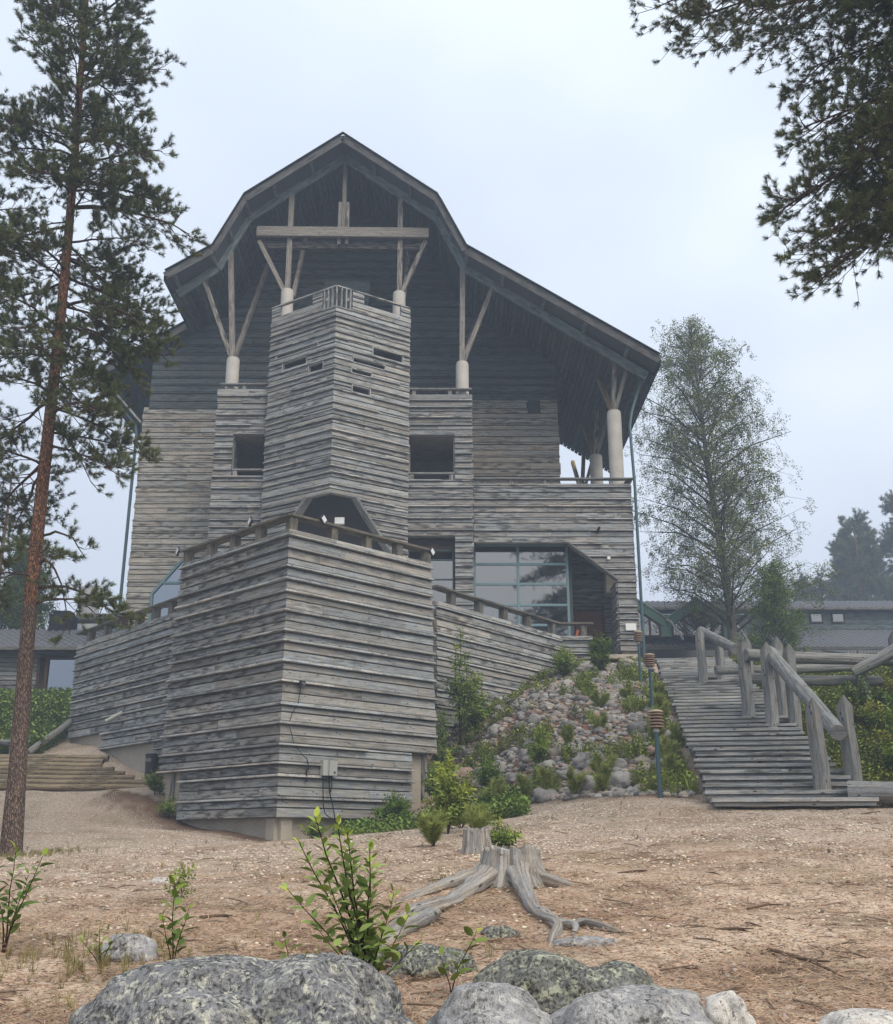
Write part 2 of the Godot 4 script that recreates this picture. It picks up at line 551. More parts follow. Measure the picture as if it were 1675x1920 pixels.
# clad a wall: spans(yb, yt) gives the stretches [x0b, x0t, x1b, x1t] free of openings
func clad(under: Node, o: Vector3, t: Vector3, n: Vector3, rows: Array, spans: Callable, tone: Color, opt := {}) -> void:
	var jit: float = opt.get("jitter", .03)
	var varies: float = opt.get("varies", .22) * 1.25
	var k0: float = opt.get("k0", 0.0)
	var k1: float = opt.get("k1", 0.0)
	var proud: float = opt.get("proud", .075)
	var flat: float = opt.get("flat", .035)
	var maxl: float = opt.get("maxlen", 4.0)
	var mats: Array = opt.get("mats", M.woods)
	var called: String = opt.get("called", "plank")
	var gap := .022
	for r in rows:
		gap = rng.randf_range(.012, .03)
		var yb: float = r[0]
		var yt: float = r[1]
		for sp in spans.call(yb, yt):
			var L: float = min(sp[2], sp[3]) - max(sp[0], sp[1])
			if L < .04: continue
			var cuts := []
			var x: float = max(sp[0], sp[1])
			var xe: float = min(sp[2], sp[3])
			while xe - x > maxl * .6 and rng.randf() < .8:
				x += rng.randf_range(.35, 1.0) * maxl * .8
				if x < xe - .35: cuts.append(x)
				else: break
			var strip: bool = r[2]
			var part_end := -1.0
			if strip and rng.randf() < .45 and cuts.is_empty() and L > 1.2:
				cuts.append(max(sp[0], sp[1]) + L * rng.randf_range(.3, .75))
				part_end = 0.0 if rng.randf() < .5 else 1.0
			var m = cuts.size()
			for i in m + 1:
				var a0: float = sp[0] if i == 0 else cuts[i - 1] + .003
				var a1: float = sp[1] if i == 0 else cuts[i - 1] + .003
				var b0: float = sp[2] if i == m else cuts[i] - .003
				var b1: float = sp[3] if i == m else cuts[i] - .003
				if i == m and opt.get("free1", false):
					var j := rng.randf_range(-jit, jit)
					b0 += j
					b1 += j
				if i == 0 and opt.get("free0", false):
					var j2 := rng.randf_range(-jit, jit)
					a0 += j2
					a1 += j2
				var th: float = flat + rng.randf_range(-.006, .008)
				if strip and not (part_end >= 0 and float(i) != part_end): th = proud + rng.randf_range(-.01, .012)
				var c := tone * (1.0 + rng.randf_range(-varies, varies))
				var warm := rng.randf_range(-.05, .05)
				c = Color(c.r * (1.0 + warm), c.g, c.b * (1.0 - warm))
				var ms := board_mesh(o, t, n, yb + gap * .5, yt - gap * .5, a0, a1, b0, b1, th, c, k0 if i == 0 else 0.0, k1 if i == m else 0.0)
				part(called, ms, M.wood_lichen if strip and rng.randf() < opt.get("lichen", .3) else mats[rng.randi() % mats.size()], under)

# dark sheathing behind the boards, same stretches
func sheathing(o: Vector3, t: Vector3, n: Vector3, rows: Array, spans: Callable, depth := .14) -> ArrayMesh:
	var mb := MB.new()
	for r in rows:
		for sp in spans.call(r[0], r[1]):
			if min(sp[2], sp[3]) - max(sp[0], sp[1]) < .04: continue
			var P := []
			for w in [-.05, -max(depth, .1)]:
				P.append(o + t * sp[0] + Vector3.UP * r[0] + n * w)
				P.append(o + t * sp[2] + Vector3.UP * r[0] + n * w)
				P.append(o + t * sp[3] + Vector3.UP * r[1] + n * w)
				P.append(o + t * sp[1] + Vector3.UP * r[1] + n * w)
			mb.quad(P[0], P[1], P[2], P[3], n)
			mb.quad(P[4], P[5], P[6], P[7], -n)
			mb.quad(P[0], P[1], P[5], P[4], Vector3.DOWN)
			mb.quad(P[3], P[2], P[6], P[7], Vector3.UP)
			mb.quad(P[0], P[3], P[7], P[4], -t)
			mb.quad(P[1], P[2], P[6], P[5], t)
	return mb.mesh()

# stretches of [x0, x1] left free by rectangles [xa, xb, ya, yb]
func free_of(x0: float, x1: float, holes: Array, yb: float, yt: float) -> Array:
	var res := [[x0, x1]]
	var ym := (yb + yt) / 2
	for h in holes:
		if ym > h[2] and ym < h[3]:
			var nxt := []
			for s in res:
				if h[1] <= s[0] or h[0] >= s[1]: nxt.append(s)
				else:
					if h[0] > s[0]: nxt.append([s[0], h[0]])
					if h[1] < s[1]: nxt.append([h[1], s[1]])
			res = nxt
	var out := []
	for s in res: out.append([s[0], s[0], s[1], s[1]])
	return out

func snap_row(rows: Array, y: float) -> float:
	var best: float = rows[0][0]
	for r in rows:
		for e in [r[0], r[1]]:
			if abs(e - y) < abs(best - y): best = e
	return best

const GREY := Color(.565, .565, .56)
const PALE := Color(.63, .60, .55)
const DUSK := Color(.46, .46, .46)
const INK := Color(.16, .195, .21)

# ---------------------------------------------------------------- the roof section, offsets from the ridge line at x = -4
const RX := -4.0
func roof_y(x: float) -> float:
	var a: float = abs(x - RX)
	if a < 3.65: return lerp(26.15, 23.45, a / 3.65)
	if a < 4.72: return lerp(23.45, 21.25, (a - 3.65) / 1.07)
	return 21.25 - (a - 4.72) * .642
func soffit_y(x: float) -> float:
	return roof_y(x) - .42

func wall_spans(x0: float, x1: float, holes: Array, yb: float, yt: float) -> Array:
	# stretches of a wall under the sloping soffit
	var res := []
	for s in free_of(x0, x1, holes, yb, yt):
		var a: float = s[0]
		var b: float = s[2]
		var la := [a, a]
		var lb := [b, b]
		var ys := [yb, yt]
		for i in 2:
			while la[i] < RX and soffit_y(la[i]) < ys[i] and la[i] < b: la[i] += .02
			while lb[i] > RX and soffit_y(lb[i]) < ys[i] and lb[i] > a: lb[i] -= .02
		res.append([la[0], la[1], lb[0], lb[1]])
	return res

func rail_along(under: Node, pts: Array, ytop: float, ybase: float, stops: Array, tone: Color, wide := .34) -> void:
	# a plank rail lying on short block posts
	for i in pts.size() - 1:
		var a: Vector3 = pts[i]
		var b: Vector3 = pts[i + 1]
		var t := (b - a).normalized()
		var mb := MB.new()
		mb.col = tone
		mb.bar(Vector3(a.x, ytop - .03 - i * .003, a.z) - t * .12, Vector3(b.x, ytop - .03 - i * .003, b.z) + t * .12, .06, wide, Vector3.UP)
		part("rail", mb.mesh(), M.wood, under)
		for s in stops[i]:
			var p: Vector3 = a + t * s
			var q := MB.new()
			q.col = tone * rng.randf_range(.85, 1.15)
			q.bar(Vector3(p.x, ybase - .12, p.z), Vector3(p.x, ytop - .062, p.z), .2, .22, t, .06)
			part("rail_post", q.mesh(), M.wood, under)

func timber(called: String, under: Node, a: Vector3, b: Vector3, w: float, h: float, tone: Color, side := Vector3.ZERO) -> void:
	var mb := MB.new()
	mb.col = tone
	mb.bar(a, b, w, h, side, .08)
	part(called, mb.mesh(), M.woods[rng.randi() % 3], under)

func round_column(under: Node, x: float, d: float, y0: float, y1: float, r: float) -> void:
	var pts := [V(x, y0, d), V(x, y1 - .12, d), V(x, y1 - .05, d), V(x, y1 - .012, d), V(x, y1, d)]
	var mb := MB.new()
	mb.tube(pts, [r, r, r * .96, r * .86, r * .7], 24)
	part("column", mb.mesh(), M.column, under)

# ---------------------------------------------------------------- the big timber building
func build_building() -> void:
	var B := thing("timber_building", V(-4, 6.0, 40), "tall grey timber plank building with a prow tower under a steep gambrel roof", "building")
	var X := Vector3.RIGHT
	var F := Vector3(0, 0, 1)
	# --- back wall, clad pale below and dark above
	var o := V(0, 0, 39.5)
	var y_split := 16.5
	var low := plank_rows(7.2, y_split, 101, .16, .25, .075, 3.2)
	var left_spans := func(yb, yt):
		var res := []
		# slanting cut of the corner window: everything right of the line is open below 10.3
		if (yb + yt) / 2 < 10.31:
			var f := func(y): return -10.02 - (10.31 - y) * .80 if y > 9.0 else -11.07
			res.append([-12.08, -12.08, f.call(yb), f.call(yt)])
		else: res.append([-12.08, -12.08, -8.1, -8.1])
		return res
	var wl := part("rear_wall", sheathing(o, X, F, low, left_spans), M.core, B)
	clad(wl, o, X, F, low, left_spans, PALE, {"free0": true, "proud": .05, "varies": .16, "maxlen": 3.2})
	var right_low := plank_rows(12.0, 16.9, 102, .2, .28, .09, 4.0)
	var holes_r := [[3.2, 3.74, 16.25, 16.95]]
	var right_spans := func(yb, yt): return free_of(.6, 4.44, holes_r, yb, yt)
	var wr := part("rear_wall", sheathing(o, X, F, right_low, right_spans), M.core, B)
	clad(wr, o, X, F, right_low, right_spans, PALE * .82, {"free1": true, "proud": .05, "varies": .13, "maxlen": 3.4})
	var mb := MB.new()
	mb.box(V(3.47, 16.6, 39.62), Vector3(.56, .72, .1))
	mb.col = INK
	part("hatch", mb.mesh(), plain(Color(.05, .055, .06), .8), wr)
	# dark upper boards, wide and lapped
	var up := plank_rows(y_split, 25.4, 103, .26, .34, .07, 1.2)
	var up_spans := func(yb, yt):
		var ym: float = (yb + yt) / 2
		var x1 := 4.36
		var lo: float = -11.85
		if ym < 16.9: return wall_spans(lo, 1.0, [], yb, yt)
		return wall_spans(lo, x1, [], yb, yt)
	var wu := part("upper_wall", sheathing(o, X, F, up, up_spans), M.dark, B)
	clad(wu, o, X, F, up, up_spans, INK, {"proud": .05, "varies": .12, "maxlen": 9.0, "called": "dark_board", "mats": [M.wood, M.wood_pale]})
	# ladder frame on the upper wall
	mb = MB.new()
	for x in [-.36, .12]: mb.bar(V(x, 15.9, 39.38), V(x, 17.5, 39.38), .07, .07)
	for y in [16.2, 16.55, 16.9, 17.25]: mb.bar(V(-.36, y, 39.38), V(.12, y, 39.38), .05, .05)
	part("ladder", mb.mesh(), plain(Color(.06, .07, .075), .6), wu)
	# hood in the middle of the upper wall
	mb = MB.new()
	mb.col = INK * 1.15
	for i in 5:
		var yy := 19.2 + i * .5
		var hw := .80 + i * .03
		mb.bar(V(-4 - hw, yy + .24, 38.5), V(-4 + hw, yy + .24, 38.5), .47, .06 + (i % 2) * .02, Vector3.UP)
	for s in [-1, 1]: mb.box(V(-4 + s * .82, 20.3, 38.98), Vector3(.05, 2.9, .98))
	part("hood", mb.mesh(), M.wood_pale, wu)
	# --- side walls and rear to close the volume
	mb = MB.new()
	mb.box(V(4.3, 11.2, 43.2), Vector3(.2, 10.8, 7.4))
	mb.box(V(-11.95, 11.2, 43.2), Vector3(.2, 10.8, 7.4))
	mb.box(V(-3.8, 11.2, 46.9), Vector3(16.4, 10.8, .2))
	mb.col = PALE * .5
	part("side_wall", mb.mesh(), M.concrete, B)
	# --- roof
	build_roof(B)
	# --- left block and right block beside the tower
	build_blocks(B, X, F)
	build_tower(B)
	build_right_front(B, X, F)
	# --- columns with their raking struts
	var wt := Color(.43, .395, .36)
	for c in [[-6.02, 20.0, 18.2, .24], [-1.79, 19.9, 18.2, .24], [-7.9, 17.17, 15.6, .24], [.58, 17.0, 15.6, .24], [6.16, 15.2, 12.0, .26]]:
		round_column(B, c[0], 36.2 if c[0] < 3 else 36.55, c[2], c[1], c[3])
	round_column(B, 6.16, 41.5, 12.0, 15.3, .26)
	round_column(B, 6.16, 46.0, 12.0, 15.2, .26)
	var d := 36.2
	# posts of the tower pair, beam and king post
	for s in [-1, 1]:
		var x: float = RX + .1 + s * 2.12
		timber("post", B, V(x, 19.9, d), V(x, soffit_y(x) + .1, d), .2, .2, wt)
		timber("post", B, V(x + .16, 19.9, d + .35), V(x + .3, soffit_y(x) + .1, d + 2.6), .15, .15, wt)
		timber("strut", B, V(x + s * .12, 19.95, d), V(RX + s * 3.2, 22.1, d), .15, .17, wt)
	timber("tie_beam", B, V(RX - 3.28, 22.42, d - .16), V(RX + 3.32, 22.34, d - .16), .42, .16, wt, Vector3.UP)
	timber("tie_beam", B, V(RX - 3.1, 22.06, d + .22), V(RX + 3.2, 22.0, d + .22), .3, .16, wt * .8, Vector3.UP)
	for s in [-.13, .17]: timber("king_post", B, V(RX + s, 21.95, d + .03), V(RX + s, 23.8, d + .03), .13, .2, wt)
	timber("king_post", B, V(RX + .02, 22.6, d + .06), V(RX + .02, soffit_y(RX), d + .06), .16, .18, wt * .9)
	for a in [[-7.93, 17.15, -8.28, -9.25], [.57, 16.98, .62, 1.78]]:
		timber("post", B, V(a[0], a[1], d), V(a[2] if a[0] < -2 else .62, soffit_y(a[2]) + .08, d), .2, .2, wt)
		timber("strut", B, V(a[0] + .06 * sign(a[3] - a[0]), a[1] + .05, d), V(a[3], soffit_y(a[3]) + .06, d), .15, .17, wt)
		timber("strut", B, V(a[0], a[1] + .05, d + .2), V(a[0] + .75, soffit_y(a[0] + .75) + .05, d + 2.9), .15, .16, wt * .8)
	for q in [[36.55, 15.15], [41.5, 15.25], [46.0, 15.15]]:
		timber("post", B, V(6.14, q[1], q[0]), V(6.3, soffit_y(6.3) + .05, q[0]), .17, .17, wt)
		timber("strut", B, V(6.2, q[1], q[0]), V(6.75, soffit_y(6.75) + .05, q[0]), .13, .14, wt)
		timber("strut", B, V(6.1, q[1], q[0] - .05), V(6.05, soffit_y(6.05) + .05, q[0] + 2.3), .16, .18, Color(.46, .33, .17))
	# gutters and downpipes
	var gp := MB.new()
	gp.tube([V(7.3, 16.75, 36.5), V(6.75, 15.0, 36.2), V(6.62, 14.4, 36.0), V(6.66, 12.0, 35.85), V(6.66, 5.95, 35.85)], [.055, .055, .055, .055, .055], 8)
	part("downpipe", gp.mesh(), M.pipe, B)
	gp = MB.new()
	gp.tube([V(-13.4, 17.0, 39.2), V(-12.25, 15.75, 39.25), V(-12.2, 15.4, 39.3), V(-12.24, 7.0, 39.3)], [.06, .06, .06, .06], 8)
	part("downpipe", gp.mesh(), M.pipe, B)
	timber("bracket_board", B, V(-13.3, 17.25, 39.15), V(-12.0, 15.78, 39.15), .2, .08, GREY)

func build_roof(B: Node) -> void:
	# slab: extruded section; the outer left strip starts further back
	var xs := [-13.95, -10.4, RX - 4.72, RX - 3.65, RX, RX + 3.65, RX + 4.72, 7.68]
	var back := 47.2
	var mb := MB.new()
	for i in 7:
		var d0 := 35.2 if i > 0 else 39.05
		var a: float = xs[i]
		var b: float = xs[i + 1]
		var ta := V(a, roof_y(a), d0)
		var tb := V(b, roof_y(b), d0)
		var dz := Vector3(0, 0, -(back - d0))
		var dn := Vector3(0, -.2, 0)
		mb.quad(ta, tb, tb + dz, ta + dz, Vector3.UP)
		mb.quad(ta + dn, tb + dn, tb + dn + dz, ta + dn + dz, Vector3.DOWN)
		mb.quad(ta, tb, tb + dn, ta + dn, Vector3(0, 0, 1))
		mb.quad(ta + dz, tb + dz, tb + dn + dz, ta + dn + dz, Vector3(0, 0, -1))
		if i == 0 or i == 1: mb.quad(ta, ta + dn, ta + dn + dz, ta + dz, Vector3.LEFT)
		if i == 6: mb.quad(tb, tb + dn, tb + dn + dz, tb + dz, Vector3.RIGHT)
	var rf := part("roof", mb.mesh(), M.roof_sheet, B)
	# barge boards along the front edge, eave boards along the sides
	for i in 7:
		var d0 := 35.2 if i > 0 else 39.05
		var a := V(xs[i], roof_y(xs[i]) - .16, d0 - .04)
		var b := V(xs[i + 1], roof_y(xs[i + 1]) - .16, d0 - .04)
		var m2 := MB.new()
		m2.col = Color(.2, .2, .2)
		m2.bar(a, b, .3, .05, Vector3.UP)
		part("barge_board", m2.mesh(), M.wood, rf)
		var m3 := MB.new()
		m3.col = Color(.12, .13, .14)
		m3.bar(a + V(0, .2, -.05), b + V(0, .2, -.05), .05, .12, Vector3.UP)
		part("edge_trim", m3.mesh(), M.roof_sheet, rf)
	for e in [[-13.97, 39.05], [7.7, 35.2], [-10.42, 35.2]]:
		var m4 := MB.new()
		m4.col = Color(.06, .08, .09)
		var y := roof_y(e[0]) - .18
		m4.bar(V(e[0], y, e[1]), V(e[0], y, 47.2 if e[0] > -10 or e[0] < -12 else 39.2), .3, .05, Vector3.UP)
		part("eave_board", m4.mesh(), M.wood, rf)
	# rim beam a metre behind the edge, below it the boarded soffit begins
	for i in range(1, 7):
		var m5 := MB.new()
		m5.col = INK * 2.2
		var a := V(xs[i] + (.25 if i == 1 else 0.0), roof_y(xs[i]) - .36, 36.15)
		var b := V(xs[i + 1] - (.3 if i == 6 else 0.0), roof_y(xs[i + 1]) - .36, 36.15)
		m5.bar(a, b, .34, .12, Vector3.UP)
		part("rim_beam", m5.mesh(), M.wood, rf)
	# lookouts between the rim beam and the edge
	for s in [-1, 1]:
		for a in [1.2, 2.6, 3.62, 4.2, 4.75, 6.1, 7.6, 9.1, 10.6]:
			var x: float = RX + s * a
			if x < -10.3: continue
			var m6 := MB.new()
			m6.col = INK * 2.0
			m6.bar(V(x, roof_y(x) - .27, 35.25), V(x, roof_y(x) - .27, 36.1), .13, .12, Vector3.UP)
			part("lookout", m6.mesh(), M.wood, rf)
	# soffit boards run front to back
	for i in 7:
		var a: float = xs[i]
		var b: float = xs[i + 1]
		var pa := V(a, roof_y(a) - .33, 0)
		var pb := V(b, roof_y(b) - .33, 0)
		var L := (pb - pa).length()
		var t := (pb - pa).normalized()
		var up := Vector3(0, 0, -1).cross(t)
		if up.y > 0: up = -up
		var n := int(L / .2)
		for k in n:
			var c := pa + t * (L * (k + .5) / n)
			var d0 := 36.22 if i > 0 else 39.1
			var m7 := MB.new()
			m7.col = INK * rng.randf_range(.75, 1.35)
			var w := L / n - .035
			var off := up * (rng.randf_range(0, .012))
			m7.bar(c + off + Vector3(0, 0, -d0 - rng.randf() * .02), c + off + Vector3(0, 0, -47.1), w, .04, t, .2)
			part("soffit_board", m7.mesh(), M.wood, rf)

func build_blocks(B: Node, X: Vector3, F: Vector3) -> void:
	var o := V(0, 0, 35.8)
	for side in [0, 1]:
		var x0 := -8.28 if side == 0 else -1.42
		var x1 := -6.3 if side == 0 else .93
		var ytop := 15.75 if side == 0 else 15.55
		var rows := plank_rows(7.0, ytop, 120 + side, .13, .23, .075, 1.8)
		var holes := [[-7.63, -6.3, 12.5, 14.02]] if side == 0 else [[-1.42, .3, 12.35, 13.92], [-1.42, .3, 6.9, 10.22]]
		for h in holes:
			h[2] = snap_row(rows, h[2])
			h[3] = snap_row(rows, h[3])
		var spans := func(yb, yt): return free_of(x0, x1, holes, yb, yt)
		var wall := part("side_block", sheathing(o, X, F, rows, spans), M.core, B)
		clad(wall, o, X, F, rows, spans, DUSK * (.95 if side == 0 else 1.0), {"free0": side == 0, "free1": side == 1, "jitter": .03, "proud": .1, "varies": .2, "maxlen": 2.6})
		# loggia behind the upper opening
		var h: Array = holes[0]
		var mb := MB.new()
		mb.box(V((x0 + x1) / 2, h[2] - .08, 37.6), Vector3(x1 - x0 - .1, .1, 3.3))
		mb.box(V((x0 + x1) / 2, h[3] + .1, 37.6), Vector3(x1 - x0 - .1, .12, 3.3))
		mb.box(V((x0 + x1) / 2, (h[2] + h[3]) / 2, 38.6), Vector3(x1 - x0 - .1, h[3] - h[2], .1))
		for sx in [x0 + .06, x1 - .06]: mb.box(V(sx, (h[2] + h[3]) / 2, 37.4), Vector3(.1, h[3] - h[2], 2.5))
		part("loggia", mb.mesh(), M.room, wall)
		# jamb boards, rail over the sill
		for e in [h[0] if side == 0 else h[1]]:
			timber("jamb", wall, V(e + (.03 if side == 0 else -.03), h[2], 35.92), V(e + (.03 if side == 0 else -.03), h[3], 35.92), .05, .26, DUSK * .6)
		for i in 7:
			var jy: float = lerp(h[2], h[3], (i + .5) / 7.0)
			var je: float = h[0] if side == 0 else h[1]
			timber("return_board", wall, V(je + (-.01 if side == 0 else .01), jy, 35.98), V(je + (-.01 if side == 0 else .01), jy, 36.9), .19, .05, DUSK * .7, Vector3.UP)
		timber("rail", wall, V(h[0] + .03, h[2] + .24, 35.83), V(h[1] - .03, h[2] + .24, 35.83), .05, .16, GREY * .9, Vector3.UP)
		for px in ([-7.5] if side == 0 else [-1.22, .16]): timber("rail_post", wall, V(px, h[2] - .02, 35.84), V(px, h[2] + .21, 35.84), .14, .12, GREY * .9)
		# roof terrace rail
		var cols = [[-8.22, -6.4], [-1.4, .92]][side]
		timber("rail", wall, V(cols[0], ytop + .2, 35.85), V(cols[1], ytop + .2, 35.85), .05, .22, GREY * .75, Vector3.UP)
		for px in ([-7.35] if side == 0 else [-1.18, .12]): timber("rail_post", wall, V(px, ytop - .02, 35.86), V(px, ytop + .18, 35.86), .14, .12, GREY * .75)
		mb = MB.new()
		mb.box(V((x0 + x1) / 2, ytop - .3, 37.6), Vector3(x1 - x0 - .12, .14, 3.3))
		mb.box(V(x0 + .1 if side == 0 else x1 - .1, 11.3, 37.7), Vector3(.16, 8.6, 3.3))
		part("deck", mb.mesh(), M.room, wall)
	# glazing under the right block
	var gw := part("window", window_frame(-1.36, .26, 36.1, [7.0, 7.9, 8.72, 9.42], 9.75, [], .05), plain(Color(.05, .075, .085), .5), B)
	for q in [[7.0, 7.9], [7.9, 8.72], [8.72, 9.42]]:
		var mp := MB.new()
		mp.box(V(-.55, (q[0] + q[1]) / 2, 36.1), Vector3(1.56, q[1] - q[0] - .06, .012))
		part("pane", mp.mesh(), M.glass, gw)
	var mt := MB.new()
	mt.col = Color(.12, .10, .085)
	mt.box(V(-.55, 9.95, 36.16), Vector3(1.7, .5, .08))
	part("lintel", mt.mesh(), M.wood, gw)
	# room behind both window walls
	mt = MB.new()
	mt.box(V(1.4, 6.12, 38.2), Vector3(6.1, .12, 3.0))
	mt.box(V(1.4, 10.3, 38.3), Vector3(6.1, .12, 2.6))
	mt.box(V(1.4, 8.2, 39.3), Vector3(6.1, 4.2, .1))
	part("room", mt.mesh(), M.room, B)
	mt = MB.new()
	mt.col = Color(.62, .36, .16)
	for i in 12: mt.box(V(3.75, 6.5 + i * .3, 38.5), Vector3(.9, .28, .1))
	part("room_panel", mt.mesh(), M.wood_pale, B)

func window_frame(x0: float, x1: float, d: float, bars: Array, ytop: float, posts: Array, w: float) -> ArrayMesh:
	var mb := MB.new()
	for y in bars + [ytop]: mb.bar(V(x0, y, d), V(x1, y, d), w, .09, Vector3.UP)
	for x in [x0 + w / 2, x1 - w / 2] + posts: mb.bar(V(x, bars[0] - w / 2, d - .004), V(x, ytop + w / 2, d - .004), w, .1, Vector3.RIGHT)
	return mb.mesh()

func build_tower(B: Node) -> void:
	var o := V(-3.88, 0, 33.9)
	var tr := Vector3(.835, 0, -.55).normalized()
	var nr := Vector3(.55, 0, .835).normalized()
	var tl := Vector3(-.835, 0, -.55).normalized()
	var nl := Vector3(-.55, 0, .835).normalized()
	var rows := plank_rows(6.8, 18.05, 140, .12, .21, .07, 2.0)
	var arch := snap_row(rows, 11.18)
	var slots_r := [[1.45, 2.74, 16.62, 16.88], [.67, 2.01, 16.06, 16.3], [.62, 1.47, 15.64, 15.86], [.66, 1.42, 15.0, 15.22]]
	var slots_l := [[.72, 2.72, 16.74, 17.0], [1.23, 2.38, 16.16, 16.4], [.45, 1.14, 15.74, 15.96]]
	for sl in [slots_r, slots_l]:
		for h in sl:
			h[2] = snap_row(rows, h[2])
			h[3] = snap_row(rows, h[3])
			if h[3] - h[2] < .17: h[3] = snap_row(rows, h[3] + .14)
			if h[3] - h[2] < .17: h[2] = snap_row(rows, h[2] - .16)
	var core := MB.new()
	core.col = Color(.5, .5, .5)
	core.box(V(-3.88, 17.85, 35.9), Vector3(4.6, .1, .9))
	core.box(V(-3.88, 17.84, 35.0), Vector3(1.4, .1, 1.2))
	core.box(V(-3.88, 11.9, 36.6), Vector3(5.0, 12.6, .12))
	core.box(V(-3.88, 12.1, 35.95), Vector3(4.6, .1, 1.0))
	core.box(V(-3.88, 12.09, 35.1), Vector3(1.4, .1, 1.0))
	var tw := part("tower", core.mesh(), M.dark, B)
	var k := tan(atan2(.55, .835))
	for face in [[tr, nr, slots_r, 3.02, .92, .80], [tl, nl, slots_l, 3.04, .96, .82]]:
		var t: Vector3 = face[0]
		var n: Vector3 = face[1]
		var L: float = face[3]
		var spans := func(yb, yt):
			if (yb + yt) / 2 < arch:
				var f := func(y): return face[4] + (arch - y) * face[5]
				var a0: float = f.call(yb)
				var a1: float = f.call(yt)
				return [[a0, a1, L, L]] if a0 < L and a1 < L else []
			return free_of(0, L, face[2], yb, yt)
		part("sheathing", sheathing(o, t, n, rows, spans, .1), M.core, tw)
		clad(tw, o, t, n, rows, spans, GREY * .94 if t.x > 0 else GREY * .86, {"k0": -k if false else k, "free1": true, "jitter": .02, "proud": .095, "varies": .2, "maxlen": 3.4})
		# trims of the slots
		for h in face[2]:
			for e in [[h[0], h[1], h[2] + .018, true], [h[0], h[1], h[3] - .018, true], [h[0] + .018, h[2], h[3], false], [h[1] - .018, h[2], h[3], false]]:
				if e[3]: timber("slot_trim", tw, o + t * e[0] + Vector3.UP * e[2] + n * .01, o + t * e[1] + Vector3.UP * e[2] + n * .01, .035, .12, GREY * 1.2, Vector3.UP)
				else: timber("slot_trim", tw, o + t * e[0] + Vector3.UP * e[1] + n * .012, o + t * e[0] + Vector3.UP * e[2] + n * .012, .035, .12, GREY * 1.2, t)
		# arch trim
		var a = o + t * (face[4] - .02) + Vector3.UP * (arch + .02) + n * .0
		var b = o + t * (face[4] + 1.9 * face[5]) + Vector3.UP * (arch - 1.9) + n * .0
		timber("arch_trim", tw, a, b, .09, .34, GREY * .7, t)
		# parapet: boards left and right of a long opening, slatted corner
		var pr := [[18.06, 18.25, true], [18.25, 18.47, false]]
		clad(tw, o, t, n, pr, func(_a, _b): return [[.62, .62, L, L]], GREY, {"proud": .05, "varies": .15, "maxlen": 9.0, "free1": true})
		for e in [[.62, 1.08], [2.62, L]]:
			clad(tw, o, t, n, [[18.47, 18.63, false], [18.63, 18.7, true], [18.7, 18.86, false]], func(_a, _b): return [[e[0], e[0], e[1], e[1]]], GREY, {"varies": .15, "proud": .05})
		timber("parapet_rail", tw, o + t * 0.0 + Vector3.UP * 18.89 + n * .0, o + t * (L + .02) + Vector3.UP * 18.89 + n * .0, .05, .12, GREY * 1.1, Vector3.UP)
		timber("parapet_rail", tw, o + t * 0.0 + Vector3.UP * 18.07 + n * .02, o + t * .62 + Vector3.UP * 18.07 + n * .02, .04, .1, GREY, Vector3.UP)
		for s in [.18, .36, .53]:
			timber("slat", tw, o + t * s + Vector3.UP * 18.06 + n * .01, o + t * s + Vector3.UP * 18.87 + n * .01, .04, .1, GREY * 1.1, t)
		# end return of the tower
		var m2 := MB.new()
		m2.col = DUSK
		var e2: Vector3 = o + t * (L - .06)
		m2.box(Vector3(e2.x, 12.8, (e2.z - 36.5) / 2), Vector3(.08, 12.0, 36.5 + e2.z))
		part("return_wall", m2.mesh(), M.wood_stained, tw)
	timber("slat", tw, o + Vector3.UP * 18.06 + Vector3(0, 0, .01), o + Vector3.UP * 18.9 + Vector3(0, 0, .01), .05, .06, GREY * 1.1)
	for x in [-4.28, -3.5]:
		var ml := MB.new()
		ml.box(V(x, 18.62, 34.42), Vector3(.1, .12, .08))
		part("lamp", ml.mesh(), M.white, tw)
	# white box hanging under the arch
	var mw := MB.new()
	mw.box(V(-3.62, 10.42, 34.7), Vector3(.32, .22, .16))
	part("junction_box", mw.mesh(), M.white, tw)

